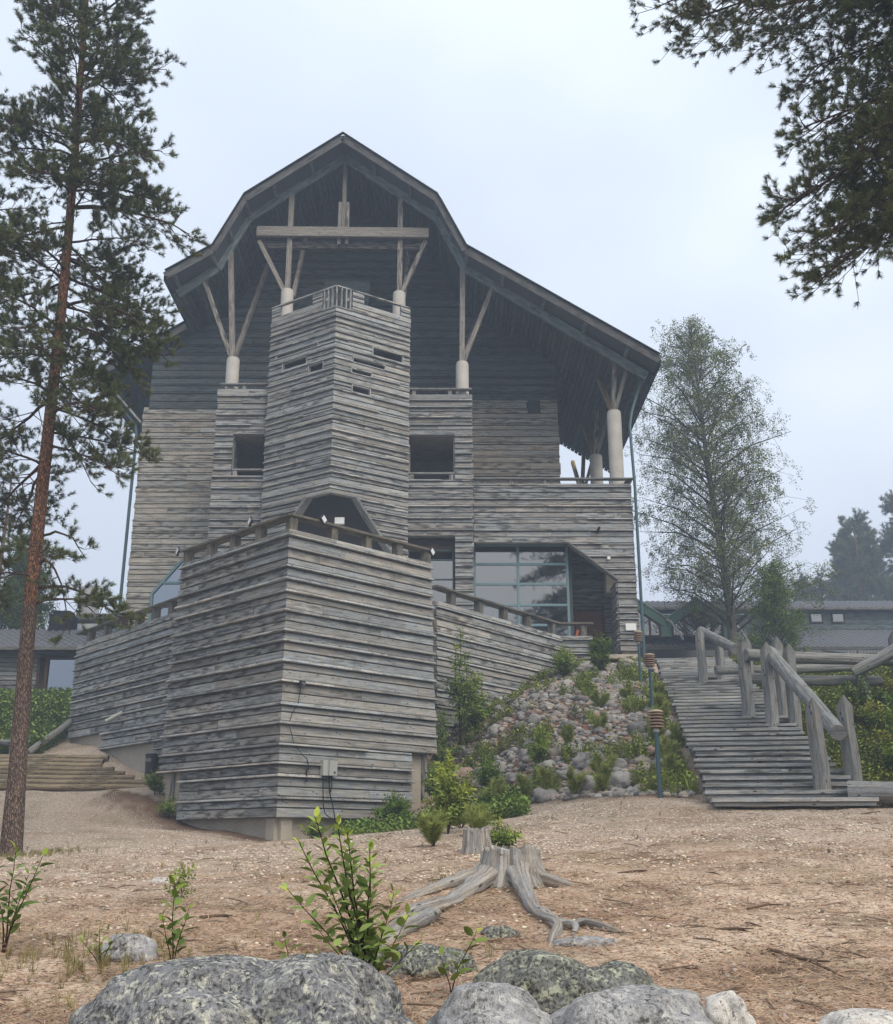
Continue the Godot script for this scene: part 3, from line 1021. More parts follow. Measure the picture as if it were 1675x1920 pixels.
func build_right_front(B: Node, X: Vector3, F: Vector3) -> void:
	var o := V(0, 0, 36)
	var rows := plank_rows(6.2, 12.2, 160, .13, .22, .07, 1.8)
	var cut := snap_row(rows, 10.05)
	var spans := func(yb, yt):
		if (yb + yt) / 2 > cut: return [[.95, .95, 6.55, 6.55]]
		var f := func(y): return 4.28 + (cut - y) * 1.27 if y > cut - 1.27 else 5.9
		return [[f.call(yb), f.call(yt), 6.55, 6.55]]
	var wall := part("front_wall", sheathing(o, X, F, rows, spans), M.core, B)
	clad(wall, o, X, F, rows, spans, DUSK * 1.05, {"free1": true, "jitter": .02, "proud": .095, "varies": .2, "maxlen": 2.6})
	timber("porch_trim", wall, V(4.26, cut + .01, 36.1), V(5.9, cut - 1.29, 36.1), .06, .36, DUSK * .8, Vector3.UP)
	# inner cheek of the pier
	var cheek := func(_a, _b): return [[0.0, 0.0, 1.1, 1.1]]
	var rc := []
	for r in rows:
		if r[1] <= cut - 1.2: rc.append(r)
	clad(wall, V(5.9, 0, 36.0), Vector3(0, 0, -1), Vector3.LEFT, rc, cheek, DUSK * 1.0, {"free1": true, "proud": .075})
	part("sheathing", sheathing(V(5.92, 0, 36.02), Vector3(0, 0, -1), Vector3.LEFT, rc, cheek, .1), M.core, wall)
	# concrete foot
	var mb := MB.new()
	mb.box(V(6.24, 5.75, 36.5), Vector3(.52, .9, .8))
	part("footing", mb.mesh(), M.concrete, wall)
	# terrace on top, with rail
	mb = MB.new()
	mb.box(V(3.7, 11.9, 37.8), Vector3(5.5, .14, 3.4))
	mb.box(V(5.5, 11.9, 43.2), Vector3(2.1, .14, 7.4))
	mb.box(V(6.42, 9.2, 41.6), Vector3(.12, 5.8, 9.8))
	part("deck", mb.mesh(), M.room, wall)
	timber("rail", wall, V(.95, 12.36, 35.98), V(6.62, 12.36, 35.98), .05, .24, GREY * .7, Vector3.UP)
	timber("rail", wall, V(6.5, 12.357, 36.1), V(6.5, 12.357, 46.8), .05, .24, GREY * .7, Vector3.UP)
	for x in [1.1, 2.3, 3.5, 4.7, 5.85]: timber("rail_post", wall, V(x, 12.16, 36.02), V(x, 12.335, 36.02), .13, .14, GREY * .8)
	# pegs, lamps and the notice
	timber("spout", wall, V(5.25, 10.36, 36.02), V(5.32, 10.5, 35.7), .07, .07, Color(.06, .06, .06))
	mb = MB.new()
	mb.tube([V(5.62, 9.43, 35.95), V(5.62, 9.43, 35.82)], [.055, .06], 10)
	part("camera", mb.mesh(), M.white, wall)
	mb = MB.new()
	mb.box(V(6.27, 7.02, 35.88), Vector3(.36, .24, .02))
	part("notice", mb.mesh(), M.white, wall)
	# window wall
	var d := 36.62
	var gw := part("window", window_frame(.94, 4.3, d, [6.25, 7.22, 7.93, 8.68, 9.4], 10.1, [2.52], .09), M.blue_frame, B)
	var ys := [6.25, 7.22, 7.93, 8.68, 9.4, 10.1]
	for i in 5:
		for e in [[1.0, 2.5], [2.54, 4.24]]:
			mb = MB.new()
			mb.box(V((e[0] + e[1]) / 2, (ys[i] + ys[i + 1]) / 2, d), Vector3(e[1] - e[0] - .02, ys[i + 1] - ys[i] - .05, .012))
			part("pane", mb.mesh(), M.glass, gw)
	# soffit over the recess
	mb = MB.new()
	mb.box(V(3.7, 10.22, 37.7), Vector3(5.4, .1, 3.2))
	part("porch_ceiling", mb.mesh(), M.room, B)
	# porch back wall with the brown door
	var rp := plank_rows(6.1, 10.15, 161, .2, .27, .08, 2.0)
	var po := V(0, 0, 38.0)
	var ps := func(yb, yt): return free_of(4.3, 6.4, [[4.6, 5.68, 6.0, 8.16]], yb, yt)
	var pw := part("porch_wall", sheathing(po, X, F, rp, ps), M.core, B)
	clad(pw, po, X, F, rp, ps, DUSK * .8, {"proud": .07})
	mb = MB.new()
	mb.col = Color(.28, .14, .095)
	for i in 9: mb.bar(V(4.66, 6.2 + i * .215, 38.06), V(5.62, 6.2 + i * .215, 38.06), .212, .05, Vector3.UP, .04)
	mb.box(V(5.2, 7.4, 38.3), Vector3(2.0, 2.8, .1))
	var dr := part("door", mb.mesh(), M.brown_door, pw)
	mb = MB.new()
	mb.col = Color(.13, .075, .055)
	mb.bar(V(4.62, 6.1, 38.0), V(4.62, 8.2, 38.0), .08, .12)
	mb.bar(V(5.66, 6.1, 38.0), V(5.66, 8.2, 38.0), .08, .12)
	mb.bar(V(4.58, 8.16, 37.996), V(5.7, 8.16, 37.996), .08, .12, Vector3.UP)
	part("door_frame", mb.mesh(), M.brown_door, dr)
	mb = MB.new()
	mb.box(V(5.95, 9.0, 37.5), Vector3(.5, 1.0, .7))
	part("porch_box", mb.mesh(), M.concrete, pw)
	mb = MB.new()
	mb.box(V(4.36, 8.1, 37.35), Vector3(.12, 4.1, 1.3))
	part("porch_side", mb.mesh(), plain(Color(.07, .08, .085), .8), pw)
	mb = MB.new()
	mb.box(V(3.4, 6.02, 37.4), Vector3(6.2, .14, 3.0))
	part("porch_floor", mb.mesh(), M.concrete, B)
	# slanting corner window in the left wall
	mb = MB.new()
	for q in [[V(-10.04, 10.3, 39.42), V(-11.1, 8.98, 39.42)], [V(-11.1, 8.98, 39.42), V(-11.1, 7.3, 39.42)], [V(-10.04, 10.26, 39.424), V(-8.3, 10.26, 39.424)], [V(-10.7, 9.4, 39.43), V(-8.3, 9.4, 39.43)], [V(-11.1, 8.5, 39.43), V(-8.3, 8.5, 39.43)], [V(-9.6, 10.2, 39.44), V(-9.6, 7.3, 39.44)]]: mb.bar(q[0], q[1], .09, .1)
	var lw := part("window", mb.mesh(), M.blue_frame, B)
	mb = MB.new()
	mb.quad(V(-10.04, 10.28, 39.45), V(-11.1, 8.98, 39.45), V(-11.1, 7.3, 39.45), V(-8.2, 7.3, 39.45), F)
	mb.quad(V(-10.04, 10.28, 39.45), V(-8.2, 7.3, 39.45), V(-8.2, 10.28, 39.45), V(-9, 10.28, 39.45), F)
	part("pane", mb.mesh(), M.glass, lw)
	mb = MB.new()
	mb.box(V(-9.7, 8.7, 41.0), Vector3(3.2, 3.4, .1))
	part("room", mb.mesh(), M.room, B)

# ---------------------------------------------------------------- the terrace bastion in front
func build_bastion() -> void:
	var T := thing("terrace_bastion", V(-3.66, 0, 24), "pointed plank-clad terrace bastion with a log rail in front of the building", "terrace wall")
	var o := V(-3.66, 0, 24)
	var q := sqrt(.5)
	var tr := Vector3(q, 0, -q)
	var nr := Vector3(q, 0, q)
	var tl := Vector3(-q, 0, -q)
	var nl := Vector3(-q, 0, q)
	var rows := plank_rows(.52, 7.02, 201, .14, .23, .075, 1.9)
	var y_r := snap_row(rows, 2.1)
	var y_l := snap_row(rows, 1.6)
	# concrete core
	var mb := MB.new()
	var ins := .16
	for f in [[tr, nr, 4.6], [tl, nl, 4.85]]:
		var t: Vector3 = f[0]
		var n: Vector3 = f[1]
		mb.obox(o + t * (f[2] / 2 + .05) - n * (ins + .15) + Vector3.UP * 3.0, t * (f[2] / 2), Vector3.UP * 3.9, n * .15)
	var core := part("core_wall", mb.mesh(), M.concrete, T)
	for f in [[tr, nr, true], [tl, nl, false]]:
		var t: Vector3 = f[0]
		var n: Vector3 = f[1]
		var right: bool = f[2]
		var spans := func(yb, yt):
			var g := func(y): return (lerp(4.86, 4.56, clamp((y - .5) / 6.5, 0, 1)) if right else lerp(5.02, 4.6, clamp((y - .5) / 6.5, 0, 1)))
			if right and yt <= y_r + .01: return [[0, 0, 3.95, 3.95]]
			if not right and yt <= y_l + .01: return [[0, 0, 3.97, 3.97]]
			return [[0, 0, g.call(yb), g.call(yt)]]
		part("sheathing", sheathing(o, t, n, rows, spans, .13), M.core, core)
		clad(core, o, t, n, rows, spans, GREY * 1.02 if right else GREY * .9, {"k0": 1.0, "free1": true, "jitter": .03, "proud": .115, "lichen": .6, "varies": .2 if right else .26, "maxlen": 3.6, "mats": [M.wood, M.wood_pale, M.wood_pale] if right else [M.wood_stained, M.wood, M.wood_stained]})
	# end return of the right face
	mb = MB.new()
	mb.col = DUSK
	var er := o + tr * 4.5
	mb.obox(er - nr * 1.0 + Vector3.UP * 4.0, tr * .06, Vector3.UP * 3.0, nr * .9)
	var el := o + tl * 4.55
	mb.obox(el - nl * 1.0 + Vector3.UP * 4.0, tl * .06, Vector3.UP * 3.0, nl * .9)
	part("return_wall", mb.mesh(), M.wood_stained, T)
	var ci := -(nr * .12)
	var cl := -(nl * .12)
	rail_along(T, [o + tr * 0.0 + V(0, 0, .15), o + tr * 4.5 + ci], 7.40, 7.02, [[.02, 1.25, 2.35, 3.4, 4.4]], Color(.33, .30, .25))
	rail_along(T, [o + V(0, 0, .15), o + tl * 4.55 + cl], 7.397, 7.02, [[1.2, 2.3, 3.35, 4.45]], Color(.33, .30, .25))
	# deck
	mb = MB.new()
	var poly := [V(-3.66, 6.1, 24.4), V(-.75, 6.1, 27.5), V(-.75, 6.1, 29.3), V(3.3, 6.1, 34.6), V(3.6, 6.1, 36.4), V(-12.0, 6.1, 36.4), V(-7.1, 6.1, 30.7), V(-6.7, 6.1, 27.6)]
	for i in range(1, poly.size() - 1): mb.quad(poly[0], poly[i], poly[i + 1], poly[0], Vector3.UP)
	part("deck", mb.mesh(), M.wood, T)
	# --- right wing
	var a := V(-.30, 0, 29.0)
	var b := V(3.7, 0, 34.34)
	var t2 := (b - a).normalized()
	var n2 := Vector3(-t2.z, 0, t2.x)
	if n2.z < 0: n2 = -n2
	var LW := (b - a).length()
	var rw := plank_rows(2.35, 6.42, 202, .14, .23, .075, 1.8)
	var ws := func(yb, yt):
		var f := func(y): return clamp((y - 2.55) / .42, .05, LW)
		return [[0, 0, f.call(yb), f.call(yt)]]
	mb = MB.new()
	mb.obox((a + b) / 2 - n2 * .2 + Vector3.UP * 3.8, t2 * (LW / 2), Vector3.UP * 2.5, n2 * .12)
	var wing := part("wing_wall", mb.mesh(), M.concrete, T)
	part("sheathing", sheathing(a, t2, n2, rw, ws, .07), M.core, wing)
	clad(wing, a, t2, n2, rw, ws, GREY * .98, {"proud": .075, "varies": .18, "maxlen": 3.4})
	rail_along(T, [a + t2 * .1 - n2 * .1, b - n2 * .1], 6.85, 6.42, [[.75, 2.1, 3.4, 4.7, 6.2]], Color(.27, .255, .23))
	# short return to the steps
	var ro := V(3.7, 0, 34.34)
	var rr := plank_rows(5.15, 6.42, 203, .17, .24, .08, 2.0)
	var rs := func(_a, _b): return [[0, 0, 1.05, 1.05]]
	var ret := part("return_wall", sheathing(ro, Vector3.RIGHT, Vector3(0, 0, 1), rr, rs, .3), M.core, T)
	clad(ret, ro, Vector3.RIGHT, Vector3(0, 0, 1), rr, rs, GREY * .95, {"free1": true, "proud": .075})
	rail_along(T, [ro + V(-.02, 0, .1), ro + V(.95, 0, .1)], 6.86, 6.42, [[.78]], Color(.3, .28, .25))
	# --- left wing
	a = V(-7.55, 0, 30.2)
	b = V(-12.5, 0, 36.0)
	var t3 := (b - a).normalized()
	var n3 := Vector3(-t3.z, 0, t3.x)
	if n3.z < 0: n3 = -n3
	var L3 := (b - a).length()
	var lw := plank_rows(1.9, 6.42, 204, .14, .23, .075, 1.9)
	var y1 := snap_row(lw, 2.75)
	var y2 := snap_row(lw, 3.4)
	var ls := func(_yb, yt):
		if yt <= y1 + .01: return [[-.6, -.6, 1.2, 1.2]]
		if yt <= y2 + .01: return [[-.6, -.6, 4.9, 4.9]]
		return [[-.6, -.6, L3, L3]]
	mb = MB.new()
	mb.obox((a + b) / 2 - n3 * .2 + Vector3.UP * 3.2, t3 * (L3 / 2), Vector3.UP * 3.1, n3 * .12)
	wing = part("wing_wall", mb.mesh(), M.concrete, T)
	part("sheathing", sheathing(a, t3, n3, lw, ls, .07), M.core, wing)
	clad(wing, a, t3, n3, lw, ls, GREY * .9, {"free1": true, "proud": .08, "varies": .24, "maxlen": 3.4, "mats": [M.wood_stained, M.wood]})
	rail_along(T, [a - n3 * .1, b - n3 * .1], 6.85, 6.42, [[.9, 2.0, 3.1, 4.3, 5.5, 6.8]], Color(.27, .255, .23))
	# --- fittings on the bastion
	electric_box(o + tr * 1.22 + nr * .05 + Vector3.UP * 1.62, tr, nr)
	var lights := [[o + tr * .82 + nr * .1 + Vector3.UP * 7.38, tr, nr, "black square floodlight clipped to the bastion rail near its point"], [o + tr * 4.42 + nr * .12 + Vector3.UP * 7.26, tr, nr, "floodlight on the right end post of the bastion rail"], [o + tl * 1.3 + nl * .14 + Vector3.UP * 7.42, tl, nl, "floodlight on the left rail of the bastion nearest the point"], [o + tl * 4.5 + nl * .16 + Vector3.UP * 7.28, tl, nl, "floodlight at the far left end of the bastion rail"]]
	for l in lights: floodlight(l[0], l[1], l[2], l[3])
	# little dark lamp and its cable on the right face
	var c := thing("wall_camera", o + tr * .42 + nr * .06 + Vector3.UP * 3.45, "small black camera on the bastion wall near its corner", "camera")
	mb = MB.new()
	var cp: Vector3 = base_of[c]
	mb.obox(cp + nr * .06, tr * .07, Vector3.UP * .05, nr * .07)
	part("housing", mb.mesh(), M.black_plastic, c)
	mb = MB.new()
	mb.tube([cp + nr * .12 - Vector3.UP * .02, cp + nr * .17 - Vector3.UP * .03], [.035, .03], 8)
	part("lens", mb.mesh(), M.dark, c)
	var cb := thing("loose_cable", o + tr * .3 + nr * .1 + Vector3.UP * 2.0, "thin black cable running down the bastion wall below the camera", "cable")
	mb = MB.new()
	var P := []
	for k in [[.42, 3.4], [.36, 3.0], [.2, 2.75], [.12, 2.5], [.22, 2.3], [.28, 2.1], [.55, 1.86], [.66, 1.8], [.72, 1.62], [.66, 1.5], [.68, 1.3]]: P.append(o + tr * k[0] + nr * .115 + Vector3.UP * k[1])
	mb.tube(P, [.008, .008, .008, .008, .008, .008, .008, .012, .02, .02, .03], 6)
	part("wire", mb.mesh(), M.rope, cb)
	var cw := thing("wall_camera", V(.9, 4.62, 30.5), "small round black and white camera on the right wing wall", "camera")
	mb = MB.new()
	var wp: Vector3 = a
	wp = V(-.30, 0, 29.0) + t2 * 3.0 + n2 * .1 + Vector3.UP * 3.98
	cw.position = wp
	base_of[cw] = wp
	mb.tube([wp - n2 * .05, wp + n2 * .08], [.06, .055], 12)
	part("housing", mb.mesh(), M.white, cw)
	mb = MB.new()
	mb.ball(wp + n2 * .085, Vector3(.05, .05, .05))
	part("lens", mb.mesh(), M.black_plastic, cw)
	# spot lamp on the left wing
	var sl := V(-7.55, 0, 30.2) + t3 * 3.4 + n3 * .1 + Vector3.UP * 3.62
	var sp := thing("spot_lamp", sl, "grey tube spotlight on the left wing wall above the log steps", "lamp")
	mb = MB.new()
	mb.tube([sl + n3 * .04, sl + n3 * .16 + Vector3.UP * .02], [.02, .02], 6)
	part("arm", mb.mesh(), M.grey_plastic, sp)
	mb = MB.new()
	mb.tube([sl + n3 * .16 + Vector3(.18, .15, .0), sl + n3 * .2 + Vector3(-.25, -.13, .05)], [.06, .06], 10)
	part("head", mb.mesh(), M.grey_plastic, sp)

func electric_box(p: Vector3, t: Vector3, n: Vector3) -> void:
	var e := thing("electric_box", p, "pale grey electric box with hanging cables on the bastion wall", "electric box")
	var mb := MB.new()
	mb.bar(p + n * .07 + t * -.06 + Vector3.DOWN * .17, p + n * .07 + t * -.06 + Vector3.UP * .17, .15, .14, t, .1)
	part("housing", mb.mesh(), M.grey_plastic, e)
	mb = MB.new()
	mb.bar(p + n * .12 + t * .1 + Vector3.DOWN * .165, p + n * .14 + t * .1 + Vector3.UP * .165, .22, .2, t, .1)
	var c := part("cover", mb.mesh(), M.grey_plastic, e)
	mb = MB.new()
	mb.tube([p + n * .225 + t * .12 - Vector3.UP * .1, p + n * .24 + t * .12 - Vector3.UP * .1], [.024, .02], 8)
	part("latch", mb.mesh(), M.black_plastic, c)
	mb = MB.new()
	mb.tube([p + n * .1 + t * .0 - Vector3.UP * .16, p + n * .1 + t * .0 - Vector3.UP * .3], [.03, .02], 8)
	part("plug", mb.mesh(), M.black_plastic, e)
	for k in [[-.11, -.03, -1.1], [.07, .34, -1.55]]:
		mb = MB.new()
		mb.tube([p + n * .1 + t * k[0] - Vector3.UP * .15, p + n * .09 + t * (k[0] + .02) - Vector3.UP * .5, p + n * .1 + t * lerp(k[0], k[1], .5) - Vector3.UP * .85, p + n * .12 + t * k[1] + Vector3.UP * (k[2] + .1), p + n * .2 + t * (k[1] + .1) + Vector3.UP * k[2]], [.012, .012, .012, .012, .012], 6)
		part("cable", mb.mesh(), M.rope, e)
	mb = MB.new()
	mb.tube([p + n * .1 + t * .14 - Vector3.UP * .15, p + n * .1 + t * .15 - Vector3.UP * .4, p + n * .1 + t * .1 - Vector3.UP * .52], [.012, .012, .03], 6)
	part("cable", mb.mesh(), M.rope, e)

func floodlight(p: Vector3, t: Vector3, n: Vector3, label: String) -> void:
	var f := thing("floodlight", p, label, "floodlight", "floodlights along the bastion rail")
	var nn := (n + Vector3.UP * .1 + t * .25).normalized()
	var s := nn.cross(Vector3.UP).normalized()
	var k := s.cross(nn)
	var mb := MB.new()
	mb.bar(p - n * .03, p + nn * .06, .03, .03)
	part("bracket", mb.mesh(), M.black_plastic, f)
	mb = MB.new()
	mb.obox(p + nn * .08, (s + k) * .068, (k - s) * .068, nn * .025)
	part("housing", mb.mesh(), M.black_plastic, f)
	mb = MB.new()
	mb.obox(p + nn * .107, (s + k) * .05, (k - s) * .05, nn * .004)
	part("glass", mb.mesh(), M.white, f)

# ---------------------------------------------------------------- log stairs and rails on the right
const SY := .155   # heading of the stairs, x per metre of depth
func stair_pt(s: float, across: float, y: float) -> Vector3:
	# s metres up the run from the first riser, across metres right of the left edge
	var L := sqrt(1 + SY * SY)
	var f := Vector3(SY / L, 0, -1 / L)
	var r := Vector3(1 / L, 0, SY / L)
	return V(3.82, y, 16.0) + f * s + r * across

func build_stairs() -> void:
	var S := thing("plank_stairs", V(4.9, .45, 16), "long grey plank stairs climbing the slope on the right", "stairs")
	var n := 39
	var run := .445
	var y0 := .46
	for i in n:
		var rise := .126
		var y := y0 + .13 + i * rise
		var s := i * run
		var jl := rng.randf_range(-.05, .05)
		var width := 2.22
		if i < 2: width = 2.3
		var tone := GREY * rng.randf_range(.85, 1.2)
		var mb := MB.new()
		mb.col = tone
		mb.bar(stair_pt(s + .15, jl, y), stair_pt(s + .15, width + jl * .5, y), .055, .42, Vector3.UP, .1)
		part("tread", mb.mesh(), M.woods[rng.randi() % 3], S)
		mb = MB.new()
		mb.col = GREY * rng.randf_range(.75, 1.1)
		mb.bar(stair_pt(s, jl + .03, y - .058), stair_pt(s, width + jl * .5 - .03, y - .058), .055, .035, Vector3.UP, .08)
		part("riser", mb.mesh(), M.woods[rng.randi() % 3], S)
	for a in [.1, 1.1, 2.1]:
		var mb := MB.new()
		mb.col = DUSK
		mb.bar(stair_pt(.25, a, y0 - .0), stair_pt(n * run, a, y0 + n * .126 - .06), .2, .08, Vector3.UP)
		part("stringer", mb.mesh(), M.wood_stained, S)
	for a in [.15, 1.05, 2.05]:
		var mb := MB.new()
		mb.col = GREY
		mb.bar(stair_pt(-.12, a, y0 - .05), stair_pt(.4, a, y0 - .02), .06, .1, Vector3.UP)
		part("sleeper", mb.mesh(), M.wood, S)

func log_mesh(a: Vector3, b: Vector3, r0: float, r1: float, point := 0.0, wob := .012) -> ArrayMesh:
	var mb := MB.new()
	mb.col = GREY * rng.randf_range(.62, .8)
	mb.flute = .035
	mb.flutes = 6.0
	var pts := []
	var rad := []
	var n := 9
	var side := (b - a).normalized().cross(Vector3(.3, .5, .8)).normalized()
	var L := (b - a).length()
	for i in n:
		var f := float(i) / (n - 1)
		pts.append(a.lerp(b, f * (1.0 - point / L)) + side * wob * sin(f * 7.0 + r0 * 40.0))
		rad.append(lerp(r0, r1, f) * (1.0 + rng.randf_range(-.03, .03)))
	if point > 0:
		pts.append(b - (b - a).normalized() * .02)
		rad.append(r1 * .12)
	mb.tube(pts, rad, 26)
	return mb.mesh()

func build_log_rails() -> void:
	# pointed posts: x, d, base y, top y, radius, label
	var posts := [
		[5.57, 16.35, .55, 2.12, .125, "thick pointed log post standing on the lowest stair treads"],
		[6.36, 17.2, .55, 2.28, .13, "tall pointed log post at the right edge of the green slope"],
		[6.45, 21.5, 1.9, 3.92, .13, "pointed log post on the stairs where the upper handrail log starts"],
		[6.94, 21.6, 1.9, 3.9, .13, "pointed log post right behind the sloping handrail on the middle landing"],
		[6.30, 22.6, 2.2, 4.14, .135, "pointed log post at the left of the middle landing rail"],
		[7.07, 22.7, 2.2, 4.25, .13, "tallest pointed log post behind the middle landing"],
		[6.6, 27.6, 3.7, 5.42, .12, "slim log post near the top of the stairs, left of the path"],
		[7.12, 27.8, 3.7, 5.24, .12, "log post near the top of the stairs under the upper rail"],
		[7.5, 26.5, 3.3, 4.95, .12, "log post below the upper handrail beside the birch"],
		[9.05, 23.4, 2.6, 4.1, .13, "pointed log post holding the horizontal log fence"],
		[9.98, 23.6, 2.2, 4.55, .14, "log post cut by the right edge of the picture"]]
	for p in posts:
		var g := V(p[0], p[2], p[1])
		var o := thing("log_post", g, p[5], "post", "pointed log posts along the stairs")
		part("log", log_mesh(g, V(p[0] + rng.randf_range(-.03, .05), p[3], p[1]), p[4] * 1.03, p[4] * .95, .2), M.wood_pale, o)
	var rails := [
		[V(6.62, 3.74, 21.8), V(6.02, 1.62, 16.7), .135, .125, "heavy log handrail sloping down along the lower stairs"],
		[V(7.1, 5.65, 29.5), V(6.85, 4.40, 25.2), .13, .12, "upper log handrail sloping down near the stair top"],
		[V(6.3, 3.78, 22.4), V(9.95, 3.80, 23.3), .125, .12, "upper horizontal log of the fence right of the stairs"],
		[V(6.4, 3.36, 22.9), V(9.55, 3.40, 23.6), .115, .11, "lower horizontal log of the fence right of the stairs"],
		[V(8.75, 3.5, 23.0), V(10.0, 4.15, 22.6), .12, .13, "log slanting up across the fence at the right edge"],
		[V(5.8, .70, 15.95), V(9.2, .66, 14.6), .15, .16, "thick log lying on the ground right of the lowest stair"],
		[V(6.7, 4.1, 26.6), V(10.5, 4.25, 27.0), .11, .11, "dark log rail behind the fence under the birch"]]
	for r in rails:
		var o := thing("log_rail", r[1] if r[0].y > r[1].y else r[0], r[4], "log rail", "log rails around the stairs")
		part("log", log_mesh(r[0], r[1], r[2], r[3]), M.wood_pale, o)
	# log steps at the left
	for i in 8:
		var d := 29.9 + i * .45
		var y := 1.46 + i * .145
		var xe := [-7.72, -8.1, -8.75, -9.15, -9.6, -10.1, -10.5, -10.9]
		var ord_ := ["lowest", "second", "third", "fourth", "fifth", "sixth", "seventh", "topmost"]
		var o := thing("log_step", V(-9.5, y - .1, d), "%s brown log of the round log steps at the left" % ord_[i], "log step", "round log steps left of the bastion")
		var mb := MB.new()
		mb.col = Color(.46, .37, .25) * rng.randf_range(.85, 1.15)
		mb.tube([V(-14.6, y, d), V(-12.5, y + .01, d), V(-10.2, y - .01, d), V(xe[i], y, d)], [.085, .085, .08, .075], 12)
		part("log", mb.mesh(), M.wood, o)
		var mt := MB.new()
		mt.col = Color(.42, .36, .28)
		mt.box(V((-14.6 + xe[i]) / 2, y - .03, d + .28), Vector3(xe[i] + 14.4, .05, .3))
		part("fill", mt.mesh(), M.stone, o)
	for p in [[-13.25, 33.4, 2.2, 3.9, .12, "grey log post at the top of the left log steps"]]:
		var o := thing("log_post", V(p[0], p[2], p[1]), p[5], "post")
		part("log", log_mesh(V(p[0], p[2], p[1]), V(p[0], p[3], p[1]), p[4], p[4], .05), M.wood_pale, o)
	var hr := thing("log_rail", V(-12.9, 2.6, 33.8), "log handrail leaning up to the left end of the wing wall", "log rail")
	part("log", log_mesh(V(-12.95, 2.65, 33.8), V(-12.2, 4.4, 36.8), .1, .1), M.wood_pale, hr)
	var lr := thing("log_rail", V(-16, 2.9, 34), "dark log rail crossing behind the pine trunk", "log rail")
	part("log", log_mesh(V(-16.5, 2.95, 34), V(-13.1, 2.95, 33.5), .1, .1), M.wood_stained, lr)
	# grey log lying at the foot of the bastion
	var lg := thing("lying_log", V(-.6, .35, 24.0), "grey weathered log half hidden by plants at the bastion foot", "log")
	part("log", log_mesh(V(-1.6, .42, 25.2), V(.1, .42, 23.6), .11, .1), M.wood_pale, lg)

func bollard_lamp(x: float, d: float, y0: float, y1: float, label: String) -> void:
	var p := V(x, y0, d)
	var o := thing("bollard_lamp", p, label, "lamp", "louvred lamps beside the stairs")
	var mb := MB.new()
	var hb := y1 - .3
	mb.tube([V(x, y0 - .2, d), V(x, hb, d)], [.036, .036], 12)
	part("pole", mb.mesh(), M.pipe, o)
	mb = MB.new()
	mb.tube([V(x, hb - .05, d), V(x, hb + .02, d)], [.05, .05], 12)
	part("collar", mb.mesh(), M.grey_plastic, o)
	mb = MB.new()
	mb.tube([V(x, hb, d), V(x, y1 - .06, d)], [.075, .075], 12)
	part("diffuser", mb.mesh(), M.inner_brown, o)
	for i in 5:
		var y := hb + .02 + i * .05
		mb = MB.new()
		mb.tube([V(x, y, d), V(x, y + .012, d), V(x, y + .026, d)], [.125, .13, .10], 20)
		part("louvre", mb.mesh(), M.lamp_ring if i < 4 else M.lamp_ring, o)
	mb = MB.new()
	mb.tube([V(x, y1 - .035, d), V(x, y1 - .02, d), V(x, y1 - .005, d), V(x, y1 + .01, d)], [.128, .12, .09, .03], 20)
	part("cap", mb.mesh(), M.lamp_cap, o)

func build_bin() -> void:
	var x := -8.28
	var d := 30.75
	var y := 1.72
	var o := thing("litter_bin", V(x, y, d), "black plastic litter bin beside the bastion above the log steps", "litter bin")
	var mb := MB.new()
	mb.tube([V(x, y, d), V(x, y + .62, d)], [.155, .175], 20)
	part("body", mb.mesh(), M.black_plastic, o)
	mb = MB.new()
	mb.tube([V(x, y + .62, d), V(x, y + .65, d), V(x, y + .68, d)], [.185, .185, .15], 20)
	part("lid", mb.mesh(), M.black_plastic, o)
	mb = MB.new()
	mb.box(V(x - .05, y + .5, d - .165), Vector3(.16, .09, .03))
	part("slot", mb.mesh(), M.dark, o)

# ---------------------------------------------------------------- low buildings behind
func tile_roof(x0: float, x1: float, d0: float, y0: float, d1: float, y1: float, pitch := .3) -> ArrayMesh:
	# corrugated tile courses from the eave (d0, y0) up to (d1, y1)
	var mb := MB.new()
	var n := int((x1 - x0) / pitch)
	var rowsn: int = max(2, int(Vector2(d1 - d0, y1 - y0).length() / .38))
	for j in rowsn:
		var fa := float(j) / rowsn
		var fb := float(j + 1) / rowsn
		for i in n * 4:
			var xa := x0 + (x1 - x0) * i / (n * 4.0)
			var xb := x0 + (x1 - x0) * (i + 1) / (n * 4.0)
			var ha := .035 * cos(TAU * (i % 4) / 4.0)
			var hb := .035 * cos(TAU * ((i + 1) % 4) / 4.0)
			var l := .03
			mb.quad(V(xa, lerp(y0, y1, fa) + ha + l, lerp(d0, d1, fa)), V(xb, lerp(y0, y1, fa) + hb + l, lerp(d0, d1, fa)), V(xb, lerp(y0, y1, fb) + hb, lerp(d0, d1, fb)), V(xa, lerp(y0, y1, fb) + ha, lerp(d0, d1, fb)), Vector3(0, 1, .3))
			mb.quad(V(xa, lerp(y0, y1, fa) + ha + l, lerp(d0, d1, fa)), V(xb, lerp(y0, y1, fa) + hb + l, lerp(d0, d1, fa)), V(xb, lerp(y0, y1, fa) + hb - .02, lerp(d0, d1, fa)), V(xa, lerp(y0, y1, fa) + ha - .02, lerp(d0, d1, fa)), Vector3(0, 0, 1))
	return mb.mesh()

